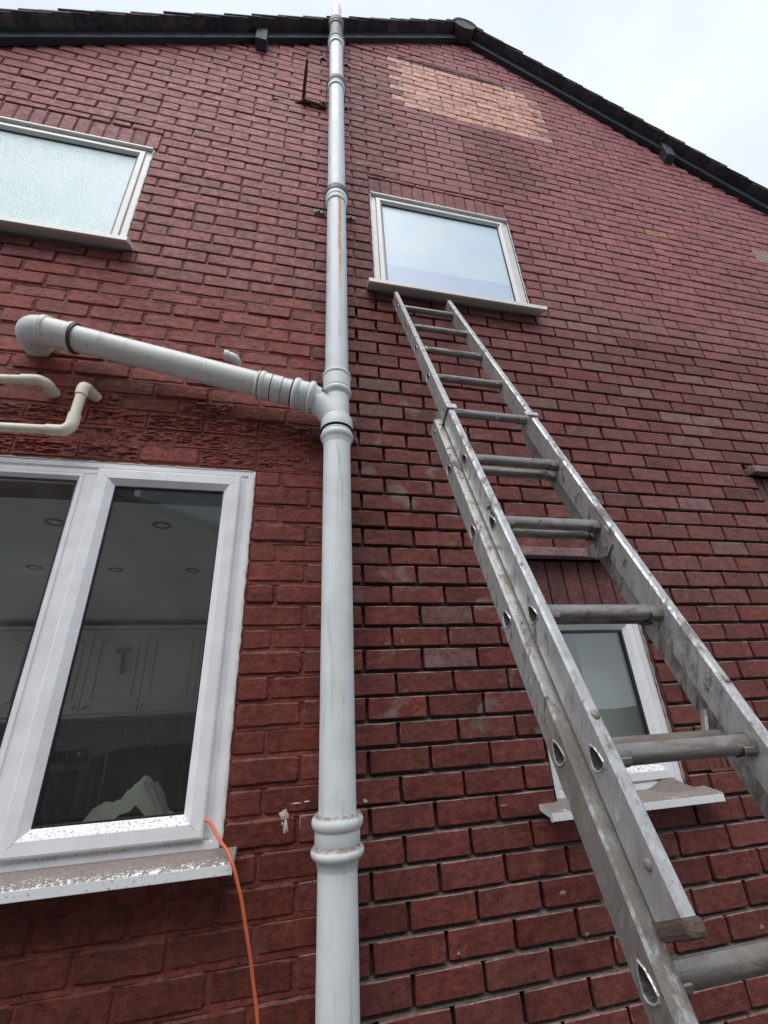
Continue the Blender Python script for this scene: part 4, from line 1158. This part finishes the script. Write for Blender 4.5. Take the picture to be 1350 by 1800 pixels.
def appliance(name, x0, x1, y0, y1, z0, z1, lab, cat):
    mb = MB(); mb.box(x0, x1, y0, y1, z0, z1); o = tag(mb.build(name, M['black'], bevel=.02), lab, cat)
    mb = MB(); mb.box(x0 + .03, x1 - .03, y0 - .006, y0 + .004, z0 + .03, z1 - .04); mb.build('front_panel', M['dark'], o, bevel=.004)
    mb = MB(); mb.box(x1 - .06, x1 - .035, y0 - .03, y0 - .005, z0 + .06, z1 - .06); mb.build('handle', M['black'], o, bevel=.004)
    return o
appliance('microwave', -1.47, -.85, KY - .50, KY - .08, .966, 1.395, 'large black appliance behind the towel on the kitchen worktop', 'appliance')
appliance('kettle_base', -1.60, -1.475, KY - .46, KY - .12, .966, 1.36, 'slim black machine beside the large black appliance', 'appliance').name = 'coffee_machine'
appliance('toaster', -2.02, -1.72, KY - .55, KY - .20, .966, 1.27, 'low black appliance under the sockets on the worktop', 'appliance')
mb = MB(); mb.box(-3.15, -2.10, KY - .70, KY - .64, .3, 1.62); fo = tag(mb.build('fridge', M['black'], bevel=.01), 'tall dark fridge at the left in the kitchen', 'fridge')
mb = MB(); mb.box(-2.18, -2.15, KY - .74, KY - .70, .9, 1.4); mb.build('handle', M['chrome'], fo)
# inner window board and the towel on it
mb = MB(); mb.box(-1.55, -.30, .095, .33, 1.272, 1.296); tag(mb.build('window_board', M['plaster'], bevel=.003), 'white inner window board under the towel', 'window board')
mb = MB(); nx, ny = 90, 36; vs = []
for j in range(ny + 1):
    for i in range(nx + 1):
        u, v = i / nx, j / ny
        x = -.745 + .38 * u; yy = .10 + .19 * v
        h = .115 * math.exp(-((u - .45) / .13) ** 2) + .055 * math.exp(-((u - .20) / .16) ** 2) + .028 * math.exp(-((u - .95) / .10) ** 2) + .018
        h *= min(1, v * 6 + .55) * (1 - .5 * max(0, v - .5))
        h += .018 * noise.noise(Vector((u * 7 + v * 3, v * 4, .3))) - .018 * abs(noise.noise(Vector((u * 11 - v * 5 + .8 * noise.noise(Vector((u * 4, v * 4, 2))), v * 3.5, 5.1)))) ** .7 + .005 * noise.noise(Vector((u * 24 + v * 9, v * 6, 7)))
        h *= min(1, u * 12 + .05) * min(1, (1 - u) * 14 + .1)
        vs.append((x + .02 * noise.noise(Vector((u * 4, v * 4, 8))), yy, 1.298 + max(h, .001)))
mb.add(vs, [(j * (nx + 1) + i, j * (nx + 1) + i + 1, (j + 1) * (nx + 1) + i + 1, (j + 1) * (nx + 1) + i) for j in range(ny) for i in range(nx)])
tag(mb.build('towel', M['cloth'], smooth=True), 'crumpled grey towel heaped inside the kitchen window', 'towel')
# ceiling downlights
for (x, y, lab) in ((-1.20, .50, 'recessed ceiling light nearest the glass in the left pane of the kitchen window'), (-.76, .49, 'recessed ceiling light nearest the glass in the opening casement'), (-1.18, 1.21, 'recessed ceiling light farther back, at the left of the opening casement'), (-.75, 1.20, 'recessed ceiling light farther back, at the right of the opening casement'), (-1.59, 1.19, 'recessed ceiling light farther back in the left pane of the kitchen window')):
    mb = MB(); mb.lathe((x, y, 2.419), (0, 0, -1), [(0, .040), (.004, .040), (.006, .034), (.003, .026), (-.0005 + .001, .025)], 28); o = tag(mb.build('downlight', M['lampglass'], smooth='auto'), lab, 'ceiling light', 'recessed lights in the kitchen ceiling')
    mb = MB(); mb.lathe((x, y, 2.4175), (0, 0, -1), [(0, .025), (.0, 0)], 24); mb.build('lens', M['plaster'], o)
# blind inside the small window
mb = MB(); mb.box(1.03, 1.30, .15, .155, 1.30, 2.0); tag(mb.build('window_blind', M['blind'], bevel=.001), 'pale greenish blind hanging inside the small narrow window', 'blind')

# ------------------------------------------------------------------ ground and the house across the yard (seen only as reflections and bounce)
mb = MB(); mb.quad((-60, -60, GROUND - .05), (60, -60, GROUND - .05), (60, 60, GROUND - .05), (-60, 60, GROUND - .05)); tag(mb.build('ground', M['concrete']), kind='structure')
mb = MB(); mb.quad((-6, -7.5, GROUND), (8, -7.5, GROUND), (8, -.02, GROUND), (-6, -.02, GROUND)); tag(mb.build('patio', M['concrete']), kind='structure')
opp = empty('opposite_house', (-2, -9, GROUND), 'brown brick house across the yard that shows as a reflection in the kitchen window', 'house')
ow = [(-9, GROUND - .05), (5, GROUND - .05), (5, 6.4), (-2.6, 10.2), (-9, 7.0)]
mb = MB(); mb.add([(x, -9.0, z) for x, z in ow] + [(x, -9.2, z) for x, z in ow], [(0, 1, 2, 3, 4), (9, 8, 7, 6, 5)] + [(i, i + 5, (i + 1) % 5 + 5, (i + 1) % 5) for i in range(5)]); mb.build('wall', M['oppbrick'], opp)
mb = MB()
mb.quad((5.3, -8.8, 6.3), (-2.6, -8.8, 10.3), (-2.6, -14, 10.3), (5.3, -14, 6.3)); mb.quad((-9.3, -8.8, 6.9), (-2.6, -8.8, 10.3), (-2.6, -14, 10.3), (-9.3, -14, 6.9)); mb.build('roof', M['tile'], opp)
M['farglass'] = simple('dark_far_glass', (.20, .25, .27), .12)
for (x0, x1, z0, z1) in ((-4.05, -1.85, 5.75, 7.25), (-6.1, -4.75, 6.55, 7.5), (1.0, 2.6, 4.6, 5.8)):
    m = MB(); m.ring(x0, x1, z0, z1, [(0, -9.0), (0, -8.97), (.14, -8.97), (.14, -9.0)]); wn = m.build('window', M['upvc'], opp); pane('pane', x0 + .12, x1 - .12, z0 + .12, z1 - .12, -8.99, M['farglass'], wn)
# lower wing with a stepped tile edge in front of the upper windows
wg = [(-9, GROUND), (-.2, GROUND), (-.2, 5.1), (-9, 8.0)]
mb = MB(); mb.add([(x, -8.6, z) for x, z in wg] + [(x, -8.9, z) for x, z in wg], [(0, 1, 2, 3), (7, 6, 5, 4)] + [(i, i + 4, (i + 1) % 4 + 4, (i + 1) % 4) for i in range(4)]); mb.build('wing_wall', M['oppbrick'], opp)
for i in range(22):
    x0 = -9 + i * .4; z0 = 8.0 - i * .4 * .3295 + .05
    mb = MB(); mb.obox((x0, -8.95, z0), (.48, 0, -.10), (0, .45, 0), (.02, 0, .07)); mb.build('wing_tile', M['tile'], opp)
